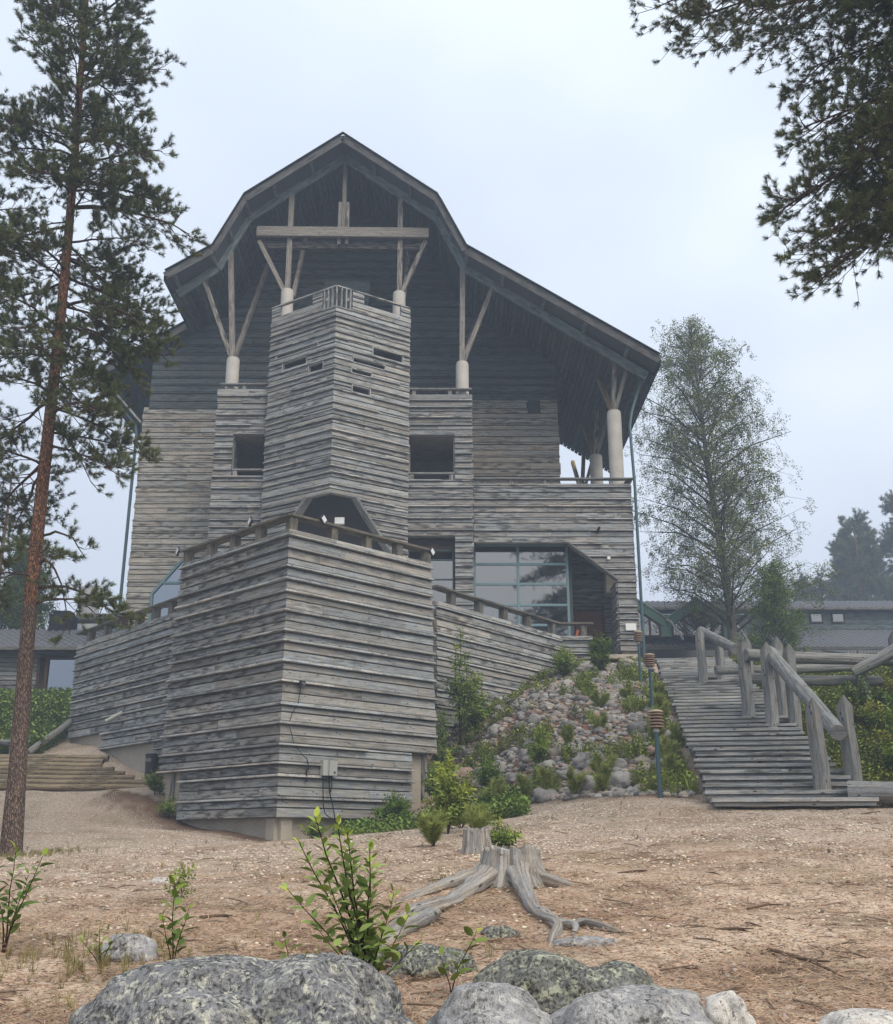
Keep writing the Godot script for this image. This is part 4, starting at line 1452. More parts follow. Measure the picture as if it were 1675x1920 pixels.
func build_low_buildings() -> void:
	var X := Vector3.RIGHT
	var F := Vector3(0, 0, 1)
	# right: long low wing with two green gables
	var B := thing("low_wing", V(15, 7, 56), "long low dark building with tiled roofs behind the stairs", "building")
	part("lower_roof", tile_roof(8.5, 26, 50.2, 8.86, 54.6, 10.5, .3), M.tile, B)
	part("upper_roof", tile_roof(8.5, 27, 55.5, 11.9, 58.8, 12.96, .3), M.tile, B)
	var mb := MB.new()
	mb.col = INK * 1.6
	for i in 6: mb.bar(V(8.5, 10.4 + i * .27, 55.9), V(27, 10.4 + i * .27, 55.9), .25, .05, Vector3.UP)
	var w := part("upper_wall", mb.mesh(), M.wood, B)
	for x in [19.6, 20.75]:
		mb = MB.new()
		mb.col = Color(.1, .08, .07)
		mb.box(V(x, 11.4, 55.86), Vector3(.72, .56, .08))
		var f := part("window", mb.mesh(), M.wood, w)
		mb = MB.new()
		mb.box(V(x, 11.4, 55.81), Vector3(.54, .4, .02))
		part("pane", mb.mesh(), M.glass, f)
	mb = MB.new()
	mb.col = Color(.2, .2, .2)
	mb.bar(V(8.5, 8.78, 50.1), V(26, 8.78, 50.1), .16, .1, Vector3.UP)
	part("gutter", mb.mesh(), M.wood, B)
	mb = MB.new()
	mb.col = Color(.3, .29, .28)
	mb.bar(V(8.5, 11.82, 55.4), V(27, 11.82, 55.4), .14, .1, Vector3.UP)
	part("gutter", mb.mesh(), M.wood, B)
	mb = MB.new()
	mb.col = DUSK * .6
	for i in 5: mb.bar(V(8.5, 7.2 + i * .29, 51.2), V(27, 7.2 + i * .29, 51.2), .27, .05, Vector3.UP)
	part("lower_wall", mb.mesh(), M.wood_stained, B)
	mb = MB.new()
	mb.box(V(17, 8.6, 58.5), Vector3(17.5, 5.6, 4.8))
	part("core", mb.mesh(), M.dark, B)
	# extra low roof in front at the right
	part("porch_roof", tile_roof(17.5, 25, 46.5, 7.9, 49.6, 8.55, .3), M.tile, B)
	mb = MB.new()
	mb.col = Color(.3, .28, .26)
	mb.bar(V(17.4, 7.85, 46.4), V(25, 7.85, 46.4), .16, .1, Vector3.UP)
	part("gutter", mb.mesh(), M.wood, B)
	# gables
	for gx in [9.05, 12.05]:
		var ap := V(gx, 11.3, 50.6)
		var hw := 1.5
		var eave := 10.3
		mb = MB.new()
		for s in [-1, 1]:
			var a := ap
			var b := V(gx + s * hw, eave, 50.6)
			mb.bar(a - Vector3(0, .22, 0), b - Vector3(0, .22, 0), .42, .1, Vector3.UP)
		var g := part("gable", mb.mesh(), M.green_paint, B)
		for s in [-1, 1]:
			mb = MB.new()
			mb.bar(ap + Vector3(0, .03, .04), V(gx + s * hw, eave + .03, 50.56), .06, .16, Vector3.UP)
			part("edge_strip", mb.mesh(), M.green_edge, g)
			mb = MB.new()
			mb.quad(ap, V(gx + s * hw, eave, 50.6), V(gx + s * hw, eave, 55.5), V(gx, 11.3, 55.5), Vector3.UP)
			part("gable_roof", mb.mesh(), M.green_paint, g)
		mb = MB.new()
		mb.box(V(gx + hw - .02, 9.85, 50.64), Vector3(.5, .85, .1))
		part("corner_panel", mb.mesh(), M.green_paint, g)
		# wooden window frame
		mb = MB.new()
		mb.col = Color(.26, .16, .09)
		for s in [-1, 1]: mb.bar(V(gx, 10.86, 50.66), V(gx + s * 1.22, 10.0, 50.66), .09, .08, Vector3.UP)
		mb.bar(V(gx - 1.22, 9.48, 50.66), V(gx + 1.22, 9.48, 50.66), .08, .08, Vector3.UP)
		for x in [-1.2, -.62, .03, .72, 1.2]: mb.bar(V(gx + x, 9.48, 50.664), V(gx + x, 10.84 - abs(x) * .7, 50.664), .08, .08)
		var f := part("window", mb.mesh(), M.wood_pale, g)
		mb = MB.new()
		mb.quad(V(gx - 1.2, 9.48, 50.72), V(gx + 1.2, 9.48, 50.72), V(gx + 1.2, 10.0, 50.72), V(gx - 1.2, 10.0, 50.72), F)
		mb.quad(V(gx - 1.2, 10.0, 50.72), V(gx + 1.2, 10.0, 50.72), V(gx, 10.84, 50.72), V(gx, 10.84, 50.72), F)
		part("pane", mb.mesh(), M.glass, f)
		mb = MB.new()
		mb.box(V(gx, 9.9, 53), Vector3(2.4, 1.4, .1))
		part("room", mb.mesh(), M.room, g)
		# drain spout between the gables
		mb = MB.new()
		mb.tube([V(gx + hw, 10.22, 50.5), V(gx + hw + .15, 10.12, 50.35), V(gx + hw + .45, 9.6, 50.2), V(gx + hw + .65, 9.2, 50.1)], [.07, .06, .055, .055], 10)
		part("spout", mb.mesh(), M.metal_pale, g)
	# left: low building behind the pine
	B = thing("low_house", V(-17, 5, 43), "low plank house with a tiled roof behind the left pine", "building")
	part("roof", tile_roof(-24, -12.8, 41.2, 7.25, 44.5, 8.6, .3), M.tile, B)
	mb = MB.new()
	mb.col = Color(.3, .29, .27)
	mb.bar(V(-24, 7.2, 41.1), V(-12.9, 7.2, 41.1), .14, .1, Vector3.UP)
	part("gutter", mb.mesh(), M.wood, B)
	var rows := plank_rows(5.0, 7.2, 301, .17, .2, .08, 9.0)
	var spans := func(yb, yt): return free_of(-24, -12.8, [[-15.95, -12.9, 5.55, 7.1]], yb, yt)
	var wl := part("wall", sheathing(V(0, 0, 41.8), X, F, rows, spans), M.core, B)
	clad(wl, V(0, 0, 41.8), X, F, rows, spans, DUSK * .9, {"maxlen": 6.0, "proud": .05})
	mb = MB.new()
	mb.col = Color(.16, .09, .05)
	for q in [[V(-15.95, 5.6, 41.8), V(-15.95, 6.95, 41.8)], [V(-15.65, 5.6, 41.8), V(-15.65, 6.95, 41.8)], [V(-15.95, 5.6, 41.796), V(-13, 5.6, 41.796)], [V(-15.95, 6.95, 41.796), V(-13, 6.95, 41.796)]]: mb.bar(q[0], q[1], .12, .12)
	var f2 := part("window", mb.mesh(), M.wood_pale, wl)
	mb = MB.new()
	mb.box(V(-14.3, 6.27, 41.85), Vector3(2.7, 1.3, .012))
	part("pane", mb.mesh(), M.glass, f2)
	mb = MB.new()
	mb.box(V(-18, 6.2, 46), Vector3(11, 2.6, 7.6))
	part("core", mb.mesh(), M.dark, B)
	mb = MB.new()
	mb.col = Color(.14, .15, .17)
	mb.box(V(-16.2, 8.8, 44.6), Vector3(.9, .8, .9))
	mb.box(V(-16.2, 9.25, 44.6), Vector3(.7, .2, .7))
	part("roof_box", mb.mesh(), M.roof_sheet, B)
	# small tiled roof end and ventilation hood beside the wall
	var D := thing("rear_annex", V(-14.5, 6.5, 48), "small tiled roof edge showing beside the building's left wall", "building")
	part("roof", tile_roof(-17.0, -12.6, 47.0, 9.55, 49.5, 10.3, .3), M.tile, D)
	mb = MB.new()
	mb.col = Color(.1, .11, .12)
	mb.box(V(-14.2, 8.0, 49), Vector3(3.0, 3.0, 3.0))
	mb.bar(V(-17, 9.45, 47), V(-12.6, 9.45, 47), .2, .1, Vector3.UP)
	part("wall", mb.mesh(), M.wood_stained, D)
	var Vn := thing("roof_ventilator", V(-18.7, 9.5, 55), "pale grey barrel-shaped roof ventilator behind the pine branches", "ventilator")
	mb = MB.new()
	mb.tube([V(-18.7, 8.0, 55), V(-18.7, 11.9, 55), V(-18.7, 12.2, 55), V(-18.7, 12.75, 55), V(-18.7, 12.85, 55)], [.5, .5, .62, .58, .5], 20)
	part("drum", mb.mesh(), M.duct, Vn)
	mb = MB.new()
	mb.tube([V(-18.7, 11.95, 55), V(-18.7, 12.05, 55)], [.64, .64], 20)
	part("band", mb.mesh(), M.duct, Vn)

# ---------------------------------------------------------------- terrain
func span_list(a: float, b: float, step: float) -> Array:
	var r := []
	var n := int(round((b - a) / step))
	for i in n + 1: r.append(a + (b - a) * i / n)
	return r

func build_ground() -> void:
	var xs := [-700.0, -250.0, -90.0, -50.0, -32.0, -25.0, -20.0, -17.0, -15.0] + span_list(-14, 11, .17) + [12.0, 14.0, 17.0, 20.0, 25.0, 32.0, 50.0, 90.0, 250.0, 700.0]
	var ds := [-700.0, -250.0, -90.0, -40.0, -20.0, -10.0, -5.0, -2.0, 0.0, 1.5] + span_list(2.5, 20, .12) + span_list(20.3, 36, .3) + span_list(37, 60, 1.5) + [66.0, 75.0, 90.0, 130.0, 250.0, 700.0]
	var nx := xs.size()
	var nd := ds.size()
	var n1 := noise(81, .9, 4)
	var n2 := noise(82, .12, 3)
	var n3 := noise(83, .35, 4)
	var n4 := noise(84, 2.2, 3)
	var vs := PackedVector3Array()
	var cs := PackedColorArray()
	var us := PackedVector2Array()
	vs.resize(nx * nd)
	cs.resize(nx * nd)
	us.resize(nx * nd)
	var sand := Color(.76, .635, .515)
	var gravel := Color(.65, .57, .485)
	var litter := Color(.50, .375, .275)
	var soil := Color(.22, .165, .12)
	var green := Color(.10, .115, .04)
	for j in nd:
		for i in nx:
			var x: float = xs[i]
			var d: float = ds[j]
			var y := ground_far(x, d)
			if d > 1 and d < 40 and abs(x) < 15: y += .035 * n1.get_noise_2d(x, d) + .012 * n4.get_noise_2d(x, d)
			vs[j * nx + i] = V(x, y, d)
			us[j * nx + i] = Vector2(x, d)
			var a := n3.get_noise_2d(x, d)
			var b := n4.get_noise_2d(x, d)
			var w := n2.get_noise_2d(x, d)
			# gravel higher up, sand near the rocks
			var c := sand.lerp(gravel, clamp((d - 8.5 + 3.0 * w) / 3.5, 0, 1))
			# needle litter in patches
			var k: float = clamp((a + .45 * b - .02) * 2.0, 0, 1) * (.8 if d < 12 else .5)
			# litter gathers near the stump, the foot of the slope and the lower left
			var near := exp(-((x - .7) * (x - .7) + (d - 9.6) * (d - 9.6)) * .35) + exp(-pow((x + 2.2), 2) * .35 - pow(d - 7.4, 2) * .9) + exp(-pow(x - 1.2, 2) * 3.0 - pow(d - 5.0, 2) * 1.5)
			k = clamp(k + near * (.5 + b), 0, .92)
			c = c.lerp(litter, k)
			var gs: float = clamp((n1.get_noise_2d(x * .7 + 40, d * .7) - .12) * 2.5, 0, 1) * .35
			c = c.lerp(Color(.20, .19, .09), gs)
			# dark earth strip along the bastion and under the stone slope
			var sl: float = slope_mask(x, d)
			c = c.lerp(soil.lerp(Color(.26, .10, .05), clamp(a * 2.2, 0, .9)), sl * .85)
			var bl: float = clamp(1.1 - (abs((x + 3.66)) - (d - 24.0) * -1.0 + 0.0) * .0, 0, 1)
			if x < -3.66 and x > -9 and d > 22:
				var dist := ((-3.66 - x) - (d - 24.0)) * .7071
				if dist > -.3 and dist < 1.6: c = c.lerp(Color(.19, .12, .075), clamp(1.0 - dist / 1.3 + .5 * b, 0, .9))
			if (x > 6.3 + (d - 16) * .15 and d > 15.6) or (x < -13.2 and d > 33.5) or d > 46 or abs(x) > 16 or d < 0: c = c.lerp(green, .85)
			cs[j * nx + i] = c
	var idx := PackedInt32Array()
	for j in nd - 1:
		for i in nx - 1:
			var a := j * nx + i
			var b := a + 1
			var c := a + nx
			var e := c + 1
			idx.append_array(PackedInt32Array([a, c, b, b, c, e]))
	var arr := []
	arr.resize(Mesh.ARRAY_MAX)
	arr[Mesh.ARRAY_VERTEX] = vs
	arr[Mesh.ARRAY_COLOR] = cs
	arr[Mesh.ARRAY_TEX_UV] = us
	arr[Mesh.ARRAY_INDEX] = idx
	var am := ArrayMesh.new()
	am.add_surface_from_arrays(Mesh.PRIMITIVE_TRIANGLES, arr)
	var st := SurfaceTool.new()
	st.create_from(am, 0)
	st.generate_normals()
	st.generate_tangents()
	var g := part("ground", st.commit(), M.ground)
	tag(g, "sandy ground with gravel, needle litter and roots", "ground", "", "structure")

# the stone slope between the wing wall and the stairs
func foot_d(x: float) -> float:
	return lerp(26.2, 21.5, clamp((x + .6) / 1.6, 0, 1)) if x < 1.0 else lerp(21.5, 17.0, clamp((x - 1.0) / 2.8, 0, 1))
func in_slope(x: float, d: float, m := 0.0) -> bool:
	if d < foot_d(x) + m or d > 35.6 - m: return false
	var xl := -.05 if d < 29 else -.2 + (d - 29.0) * .755
	if d > 34.2: xl = 4.2
	var xr := 3.72 + (d - 16.0) * .155
	return x > xl + m and x < xr - m
func slope_mask(x: float, d: float) -> float:
	if in_slope(x, d): return 1.0
	return .5 if in_slope(x, d + .4) else 0.0

func rock_mesh(seed_: int, size: Vector3, rough: float, res := 10, flatten := .0, sharp := .0) -> ArrayMesh:
	var n := noise(seed_, .55, 2)
	var n2 := noise(seed_ + 9, 1.6, 4)
	var n3 := noise(seed_ + 19, .8, 3, FastNoiseLite.TYPE_CELLULAR)
	var st := SurfaceTool.new()
	st.begin(Mesh.PRIMITIVE_TRIANGLES)
	st.set_smooth_group(0)
	var ax := [Vector3.RIGHT, Vector3.LEFT, Vector3.UP, Vector3.DOWN, Vector3.BACK, Vector3.FORWARD]
	for a in ax:
		var u: Vector3 = a.cross(Vector3.UP if abs(a.y) < .5 else Vector3.RIGHT).normalized()
		var w: Vector3 = a.cross(u)
		var grid := []
		for j in res + 1:
			for i in res + 1:
				var q: Vector3 = a + u * tan((float(i) / res * 2 - 1) * PI / 4) + w * tan((float(j) / res * 2 - 1) * PI / 4)
				var p := q.normalized()
				var k := 1.0 + rough * n.get_noise_3dv(p * 1.6) + rough * .4 * n2.get_noise_3dv(p) + sharp * n3.get_noise_3dv(p * 1.3)
				var z := p * k
				if flatten > 0 and z.y > 1.0 - flatten: z.y = lerp(z.y, 1.0 - flatten, .75)
				grid.append(z * size)
		for j in res:
			for i in res:
				var A: Vector3 = grid[j * (res + 1) + i]
				var B: Vector3 = grid[j * (res + 1) + i + 1]
				var C: Vector3 = grid[(j + 1) * (res + 1) + i + 1]
				var D: Vector3 = grid[(j + 1) * (res + 1) + i]
				var t1 := [A, B, C]
				var t2 := [A, C, D]
				if (A - C).cross(A - B).dot(A + C) < 0:
					t1 = [A, C, B]
					t2 = [A, D, C]
				for v in t1 + t2: st.add_vertex(v)
	st.index()
	st.generate_normals()
	return st.commit()

func boulder(at: Vector3, size: Vector3, turn: float, seed_: int, m: Material, label: String, rough := .35, tilt := 0.0, sharp := .15, res := 40) -> void:
	var o := MeshInstance3D.new()
	o.name = numbered("boulder")
	o.mesh = rock_mesh(seed_, size, rough, res, .12, sharp)
	o.material_override = m
	o.position = at
	o.rotation = Vector3(0, turn, tilt)
	add_child(o)
	tag(o, label, "boulder")

func build_rocks() -> void:
	boulder(V(-.62, -.74, 4.0), Vector3(.60, .40, .46), .15, 501, M.rock_a, "big lichen-spotted grey boulder at the bottom left", .3, .05, .16, 56)
	boulder(V(.13, -.72, 3.95), Vector3(.24, .29, .30), .5, 502, M.rock_b, "rounded bluish grey boulder at the bottom centre", .2, 0, .1)
	boulder(V(.56, -.78, 5.0), Vector3(.42, .34, .35), .2, 503, M.rock_c, "dark mossy boulder behind the two bottom centre boulders", .3, -.1, .12, 44)
	boulder(V(.62, -.78, 3.95), Vector3(.36, .34, .36), .8, 504, M.rock_b, "wide smooth grey boulder right of the bottom centre", .22, -.05, .1, 44)
	boulder(V(1.06, -.70, 4.35), Vector3(.10, .19, .13), .3, 505, M.pale_rock, "white lichen-covered rock standing at the bottom right", .25, .35, .05, 26)
	boulder(V(1.52, -.74, 4.2), Vector3(.22, .18, .2), .1, 506, M.pale_rock, "pale flat rock in the bottom right corner", .2, 0, .05, 26)
	boulder(V(1.28, -.74, 4.35), Vector3(.07, .07, .08), .1, 516, M.pale_rock, "small pinkish stone between the white rock and the corner rock", .2, 0, .05, 16)
	boulder(V(-.06, -.62, 5.75), Vector3(.24, .15, .2), .4, 507, M.rock_c, "low lichen rock beside the stump root behind the leafy sapling", .3, 0, .1, 26)
	boulder(V(.78, -.54, 6.35), Vector3(.2, .05, .12), .0, 508, M.rock_b, "flat grey rock flush with the sand below the stump", .2, 0, .05, 22)
	boulder(V(.30, -.52, 6.6), Vector3(.12, .07, .1), .7, 509, M.rock_c, "small greenish lichen rock in front of the stump", .3, 0, .1, 20)
	boulder(V(-2.48, -.33, 9.8), Vector3(.09, .055, .08), .2, 510, M.pale_rock, "small pale round stone on the left path", .2, 0, .05, 16)
	boulder(V(-1.72, -.60, 6.25), Vector3(.17, .14, .15), .2, 511, M.rock_b, "grey rock half hidden by weeds at the left", .25, 0, .1, 22)
	boulder(V(-.42, -.62, 5.9), Vector3(.12, .15, .12), 1.2, 512, M.rock_c, "small rock showing behind the leafy sapling's stems", .3, 0, .1, 20)
	# stones on the slope: the largest as individuals
	var variants := []
	for i in 10: variants.append(rock_mesh(600 + i, Vector3.ONE, .3, 6, 0, .12))
	var cols := [[Color(.30, .29, .28), "grey"], [Color(.40, .385, .36), "light grey"], [Color(.20, .195, .19), "dark grey"], [Color(.38, .28, .23), "pinkish"], [Color(.36, .32, .27), "sandy"]]
	var mats := []
	for c in cols:
		var m: StandardMaterial3D = M.stone.duplicate()
		m.albedo_color = c[0].linear_to_srgb()
		m.uv1_world_triplanar = true
		mats.append(m)
	var placed := []
	var tries := 0
	while placed.size() < 300 and tries < 30000:
		tries += 1
		var n := placed.size()
		var r := rng.randf_range(.2, .3) if n < 40 else (rng.randf_range(.13, .2) if n < 140 else rng.randf_range(.08, .13))
		var d := rng.randf_range(16.8, 35.5)
		var x := rng.randf_range(-.6, 6.8)
		if not in_slope(x, d, r * .6): continue
		if n < 40 and not (d < foot_d(x) + 3.5 or x > 2.9 + (d - 16.0) * .155): continue
		var ok := true
		for p in placed:
			var e: float = (p[2] + r) * .82
			if abs(p[0] - x) < e and abs(p[1] - d) < e and Vector2(p[0] - x, p[1] - d).length() < e:
				ok = false
				break
		if not ok: continue
		placed.append([x, d, r])
		var k := rng.randi() % cols.size()
		if rng.randf() < .35: k = 0
		var o := MeshInstance3D.new()
		o.name = numbered("slope_stone")
		o.mesh = variants[rng.randi() % 10]
		o.material_override = mats[k]
		o.position = V(x, ground(x, d) + r * .12, d)
		o.rotation = Vector3(rng.randf_range(-.3, .3), rng.randf() * TAU, rng.randf_range(-.3, .3))
		o.scale = Vector3(r * rng.randf_range(.9, 1.3), r * rng.randf_range(.6, .85), r * rng.randf_range(.85, 1.1))
		add_child(o)
		tag(o, "%s rounded %s stone on the rocky slope beside the stairs" % [["big", "middling", "small"][0 if r > .2 else (1 if r > .13 else 2)], cols[k][1]], "stone", "stones on the rocky slope")
	# the rest as pebbles
	var mm := MultiMesh.new()
	mm.transform_format = MultiMesh.TRANSFORM_3D
	mm.use_colors = true
	mm.mesh = rock_mesh(620, Vector3.ONE, .3, 3, 0, .1)
	var xf := []
	tries = 0
	while xf.size() < 5200 and tries < 60000:
		tries += 1
		var d := rng.randf_range(16.8, 35.5)
		var x := rng.randf_range(-.6, 6.8)
		if not in_slope(x, d, .03): continue
		var r := rng.randf_range(.025, .085)
		var bs := Basis.from_euler(Vector3(rng.randf_range(-.4, .4), rng.randf() * TAU, rng.randf_range(-.4, .4))).scaled(Vector3(r * 1.15, r * .75, r))
		xf.append([Transform3D(bs, V(x, ground(x, d) + r * .2, d)), cols[rng.randi() % 5][0] * rng.randf_range(.8, 1.3)])
	fill_mm(mm, xf)
	var pb := multi("slope_pebbles", mm, M.stone, self)
	tag(pb, "small pebbles filling the rocky slope between the larger stones", "pebbles", "", "stuff")

func fill_mm(mm: MultiMesh, xf: Array) -> void:
	mm.instance_count = xf.size()
	for i in xf.size():
		mm.set_instance_transform(i, xf[i][0])
		mm.set_instance_color(i, xf[i][1])

func multi(called: String, mm: MultiMesh, m: Material, parent: Node) -> MultiMeshInstance3D:
	var o := MultiMeshInstance3D.new()
	o.name = called if parent != self else numbered(called)
	o.multimesh = mm
	o.material_override = m
	parent.add_child(o, true)
	if base_of.has(parent): o.position = -base_of[parent]
	return o

func new_mm(mesh: Mesh, xf: Array) -> MultiMesh:
	var mm := MultiMesh.new()
	mm.transform_format = MultiMesh.TRANSFORM_3D
	mm.use_colors = true
	mm.mesh = mesh
	fill_mm(mm, xf)
	return mm

# ---------------------------------------------------------------- plants
var tuft: ArrayMesh
var sprig: ArrayMesh
var spray: ArrayMesh
var blade_clump: ArrayMesh
var leaves := []

func frame_of(dir: Vector3, roll: float) -> Basis:
	var y := dir.normalized()
	var x := y.cross(Vector3(.21, .37, .9))
	if x.length() < .05: x = y.cross(Vector3.RIGHT)
	x = x.normalized().rotated(y, roll)
	return Basis(x, y, x.cross(y))

func leaf_shape(L: float, w: float, curl: float, fold: float) -> ArrayMesh:
	# leaf along +y, face +z
	var st := SurfaceTool.new()
	st.begin(Mesh.PRIMITIVE_TRIANGLES)
	st.set_smooth_group(0)
	var n := 6
	var rows := []
	for i in n + 1:
		var f := float(i) / n
		var hw := w * pow(sin(PI * pow(f, .8)), .8) * .5 if i > 0 and i < n else .0008
		var y := L * f
		var z := -curl * L * f * f
		rows.append([Vector3(-hw, y, z + hw * fold), Vector3(0, y, z), Vector3(hw, y, z + hw * fold)])
	for i in n:
		for j in 2:
			var a: Vector3 = rows[i][j]
			var b: Vector3 = rows[i][j + 1]
			var c: Vector3 = rows[i + 1][j + 1]
			var d: Vector3 = rows[i + 1][j]
			for v in [a, c, b, a, d, c]:
				st.set_color(Color(1, 1, 1))
				st.add_vertex(v)
	st.index()
	st.generate_normals()
	return st.commit()

func make_plant_meshes() -> void:
	var r := RandomNumberGenerator.new()
	r.seed = 900
	# pine tuft: needles round a short shoot along +y
	var mb := MB.new()
	for i in 58:
		var f := r.randf()
		var a := r.randf() * TAU
		var lean := r.randf_range(.5, 1.05)
		var dir := Vector3(cos(a) * sin(lean), cos(lean), sin(a) * sin(lean))
		var p := Vector3(0, f * .09, 0)
		var L := r.randf_range(.06, .095)
		var s := dir.cross(Vector3(r.randf() - .5, r.randf() - .5, r.randf() - .5)).normalized() * .0034
		var g := r.randf_range(.75, 1.25)
		mb.col = Color(g, g, g)
		mb.tri(p - s, p + s, p + dir * L)
	tuft = mb.mesh()
	# birch sprig: hanging twig with small leaves
	mb = MB.new()
	for i in 13:
		var f := float(i) / 13
		var p := Vector3(r.randf_range(-.1, .1), f * .42, r.randf_range(-.1, .1))
		var bs := Basis.from_euler(Vector3(r.randf() * TAU, r.randf() * TAU, r.randf() * TAU))
		var L := r.randf_range(.055, .085)
		var g := r.randf_range(.7, 1.3)
		mb.col = Color(g, g, g)
		mb.quad(p, p + bs * Vector3(-.3, .5, 0) * L, p + bs * Vector3(0, 1, .1) * L, p + bs * Vector3(.3, .5, 0) * L, bs.z)
	sprig = mb.mesh()
	# shrub spray: a few broad leaves
	mb = MB.new()
	for i in 9:
		var f := float(i) / 9
		var a := i * 2.4
		var p := Vector3(0, f * .2, 0)
		var dir := Vector3(cos(a), .5 + .5 * f, sin(a)).normalized()
		var s := dir.cross(Vector3.UP).normalized()
		var L := r.randf_range(.06, .09)
		var g := r.randf_range(.8, 1.25)
		mb.col = Color(g, g, g)
		var up := s.cross(dir)
		mb.quad(p, p + dir * L * .5 - s * L * .27 + up * .008, p + dir * L - Vector3(0, .012, 0), p + dir * L * .5 + s * L * .27 + up * .008, Vector3.UP)
	spray = mb.mesh()
	# grass clump
	mb = MB.new()
	for i in 16:
		var a := r.randf() * TAU
		var p := Vector3(cos(a), 0, sin(a)) * r.randf() * .05
		var tip := p + Vector3(cos(a) * r.randf_range(.03, .12), r.randf_range(.12, .26), sin(a) * r.randf_range(.03, .12))
		var s := Vector3(-sin(a), 0, cos(a)) * .004
		var g := r.randf_range(.75, 1.3)
		mb.col = Color(g, g, g)
		var mid := p.lerp(tip, .55) + Vector3(0, .03, 0)
		mb.quad(p - s, p + s, mid + s * .8, mid - s * .8, Vector3(cos(a), .2, sin(a)))
		mb.tri(mid - s * .8, mid + s * .8, tip)
	blade_clump = mb.mesh()
	for k in [[.075, .038, .15, .25], [.085, .036, .3, .35], [.065, .036, .05, .15], [.08, .034, .45, .3]]: leaves.append(leaf_shape(k[0], k[1], k[2], k[3]))

# one limb of a pine: bark tubes into mb, tufts into out
func pine_limb(mb: MB, out: Array, a: Vector3, b: Vector3, sag: float, r0: float, r: RandomNumberGenerator, dens: float, ts: float, bare := .3) -> void:
	var pts := []
	var rad := []
	var n := 7
	var side := (b - a).cross(Vector3.UP).normalized() * r.randf_range(-.12, .12) * (b - a).length()
	for i in n:
		var f := float(i) / (n - 1)
		pts.append(a.lerp(b, f) + Vector3.UP * sag * 4.0 * f * (1 - f) + side * f * (1 - f) + Vector3(r.randf() - .5, r.randf() - .5, r.randf() - .5) * .05)
		rad.append(r0 * lerp(1.0, .22, f))
	mb.tube(pts, rad, 6, false)
	var L := (b - a).length()
	var m := int(L * (1 - bare) * dens)
	for k in m:
		var f := bare + (1 - bare) * (k + r.randf()) / m
		var q := f * (n - 1)
		var i: int = min(int(q), n - 2)
		var p: Vector3 = pts[i].lerp(pts[i + 1], q - i)
		var t: Vector3 = (pts[i + 1] - pts[i]).normalized()
		var s := t.cross(Vector3.UP).normalized() * (1.0 if k % 2 == 0 else -1.0)
		var dir := (t * r.randf_range(.3, 1.0) + s * r.randf_range(.4, 1.1) + Vector3.UP * r.randf_range(-.35, .5)).normalized()
		var sl := clampf(L * .34 * (1.15 - f) + .22, .2, 1.2) * r.randf_range(.6, 1.2)
		var e := p + dir * sl + Vector3.DOWN * sl * .12
		mb.tube([p, p.lerp(e, .5) + Vector3.DOWN * .03, e], [r0 * .22 + .004, .007, .004], 3, false)
		var subs := 1 + int(sl * 6.5)
		for j in subs:
			var g := .25 + .75 * (j + r.randf()) / subs
			var sp := p.lerp(e, g)
			var sd := (dir + Vector3(r.randf() - .5, r.randf() - .35, r.randf() - .5) * 1.7).normalized()
			var ss := r.randf_range(.1, .3) * sl / .6 * ts
			var se := sp + sd * ss + Vector3.UP * .02
			mb.tube([sp, se], [.005, .003], 3, false)
			var cnt := 2
			for c in cnt:
				var gg := .93 + r.randf_range(-.32, .4)
				out.append([Transform3D(frame_of(sd + Vector3.UP * .35 + Vector3(r.randf() - .5, r.randf() - .5, r.randf() - .5) * .9, r.randf() * TAU) * ts * r.randf_range(.8, 1.25), sp.lerp(se, .45 + .55 * c / (cnt - 1.0))), Color(.125 * gg, .145 * gg, .062 * gg)])
		out.append([Transform3D(frame_of(dir + Vector3.UP * .4, r.randf() * TAU) * ts * 1.2, e), Color(.13, .15, .065)])

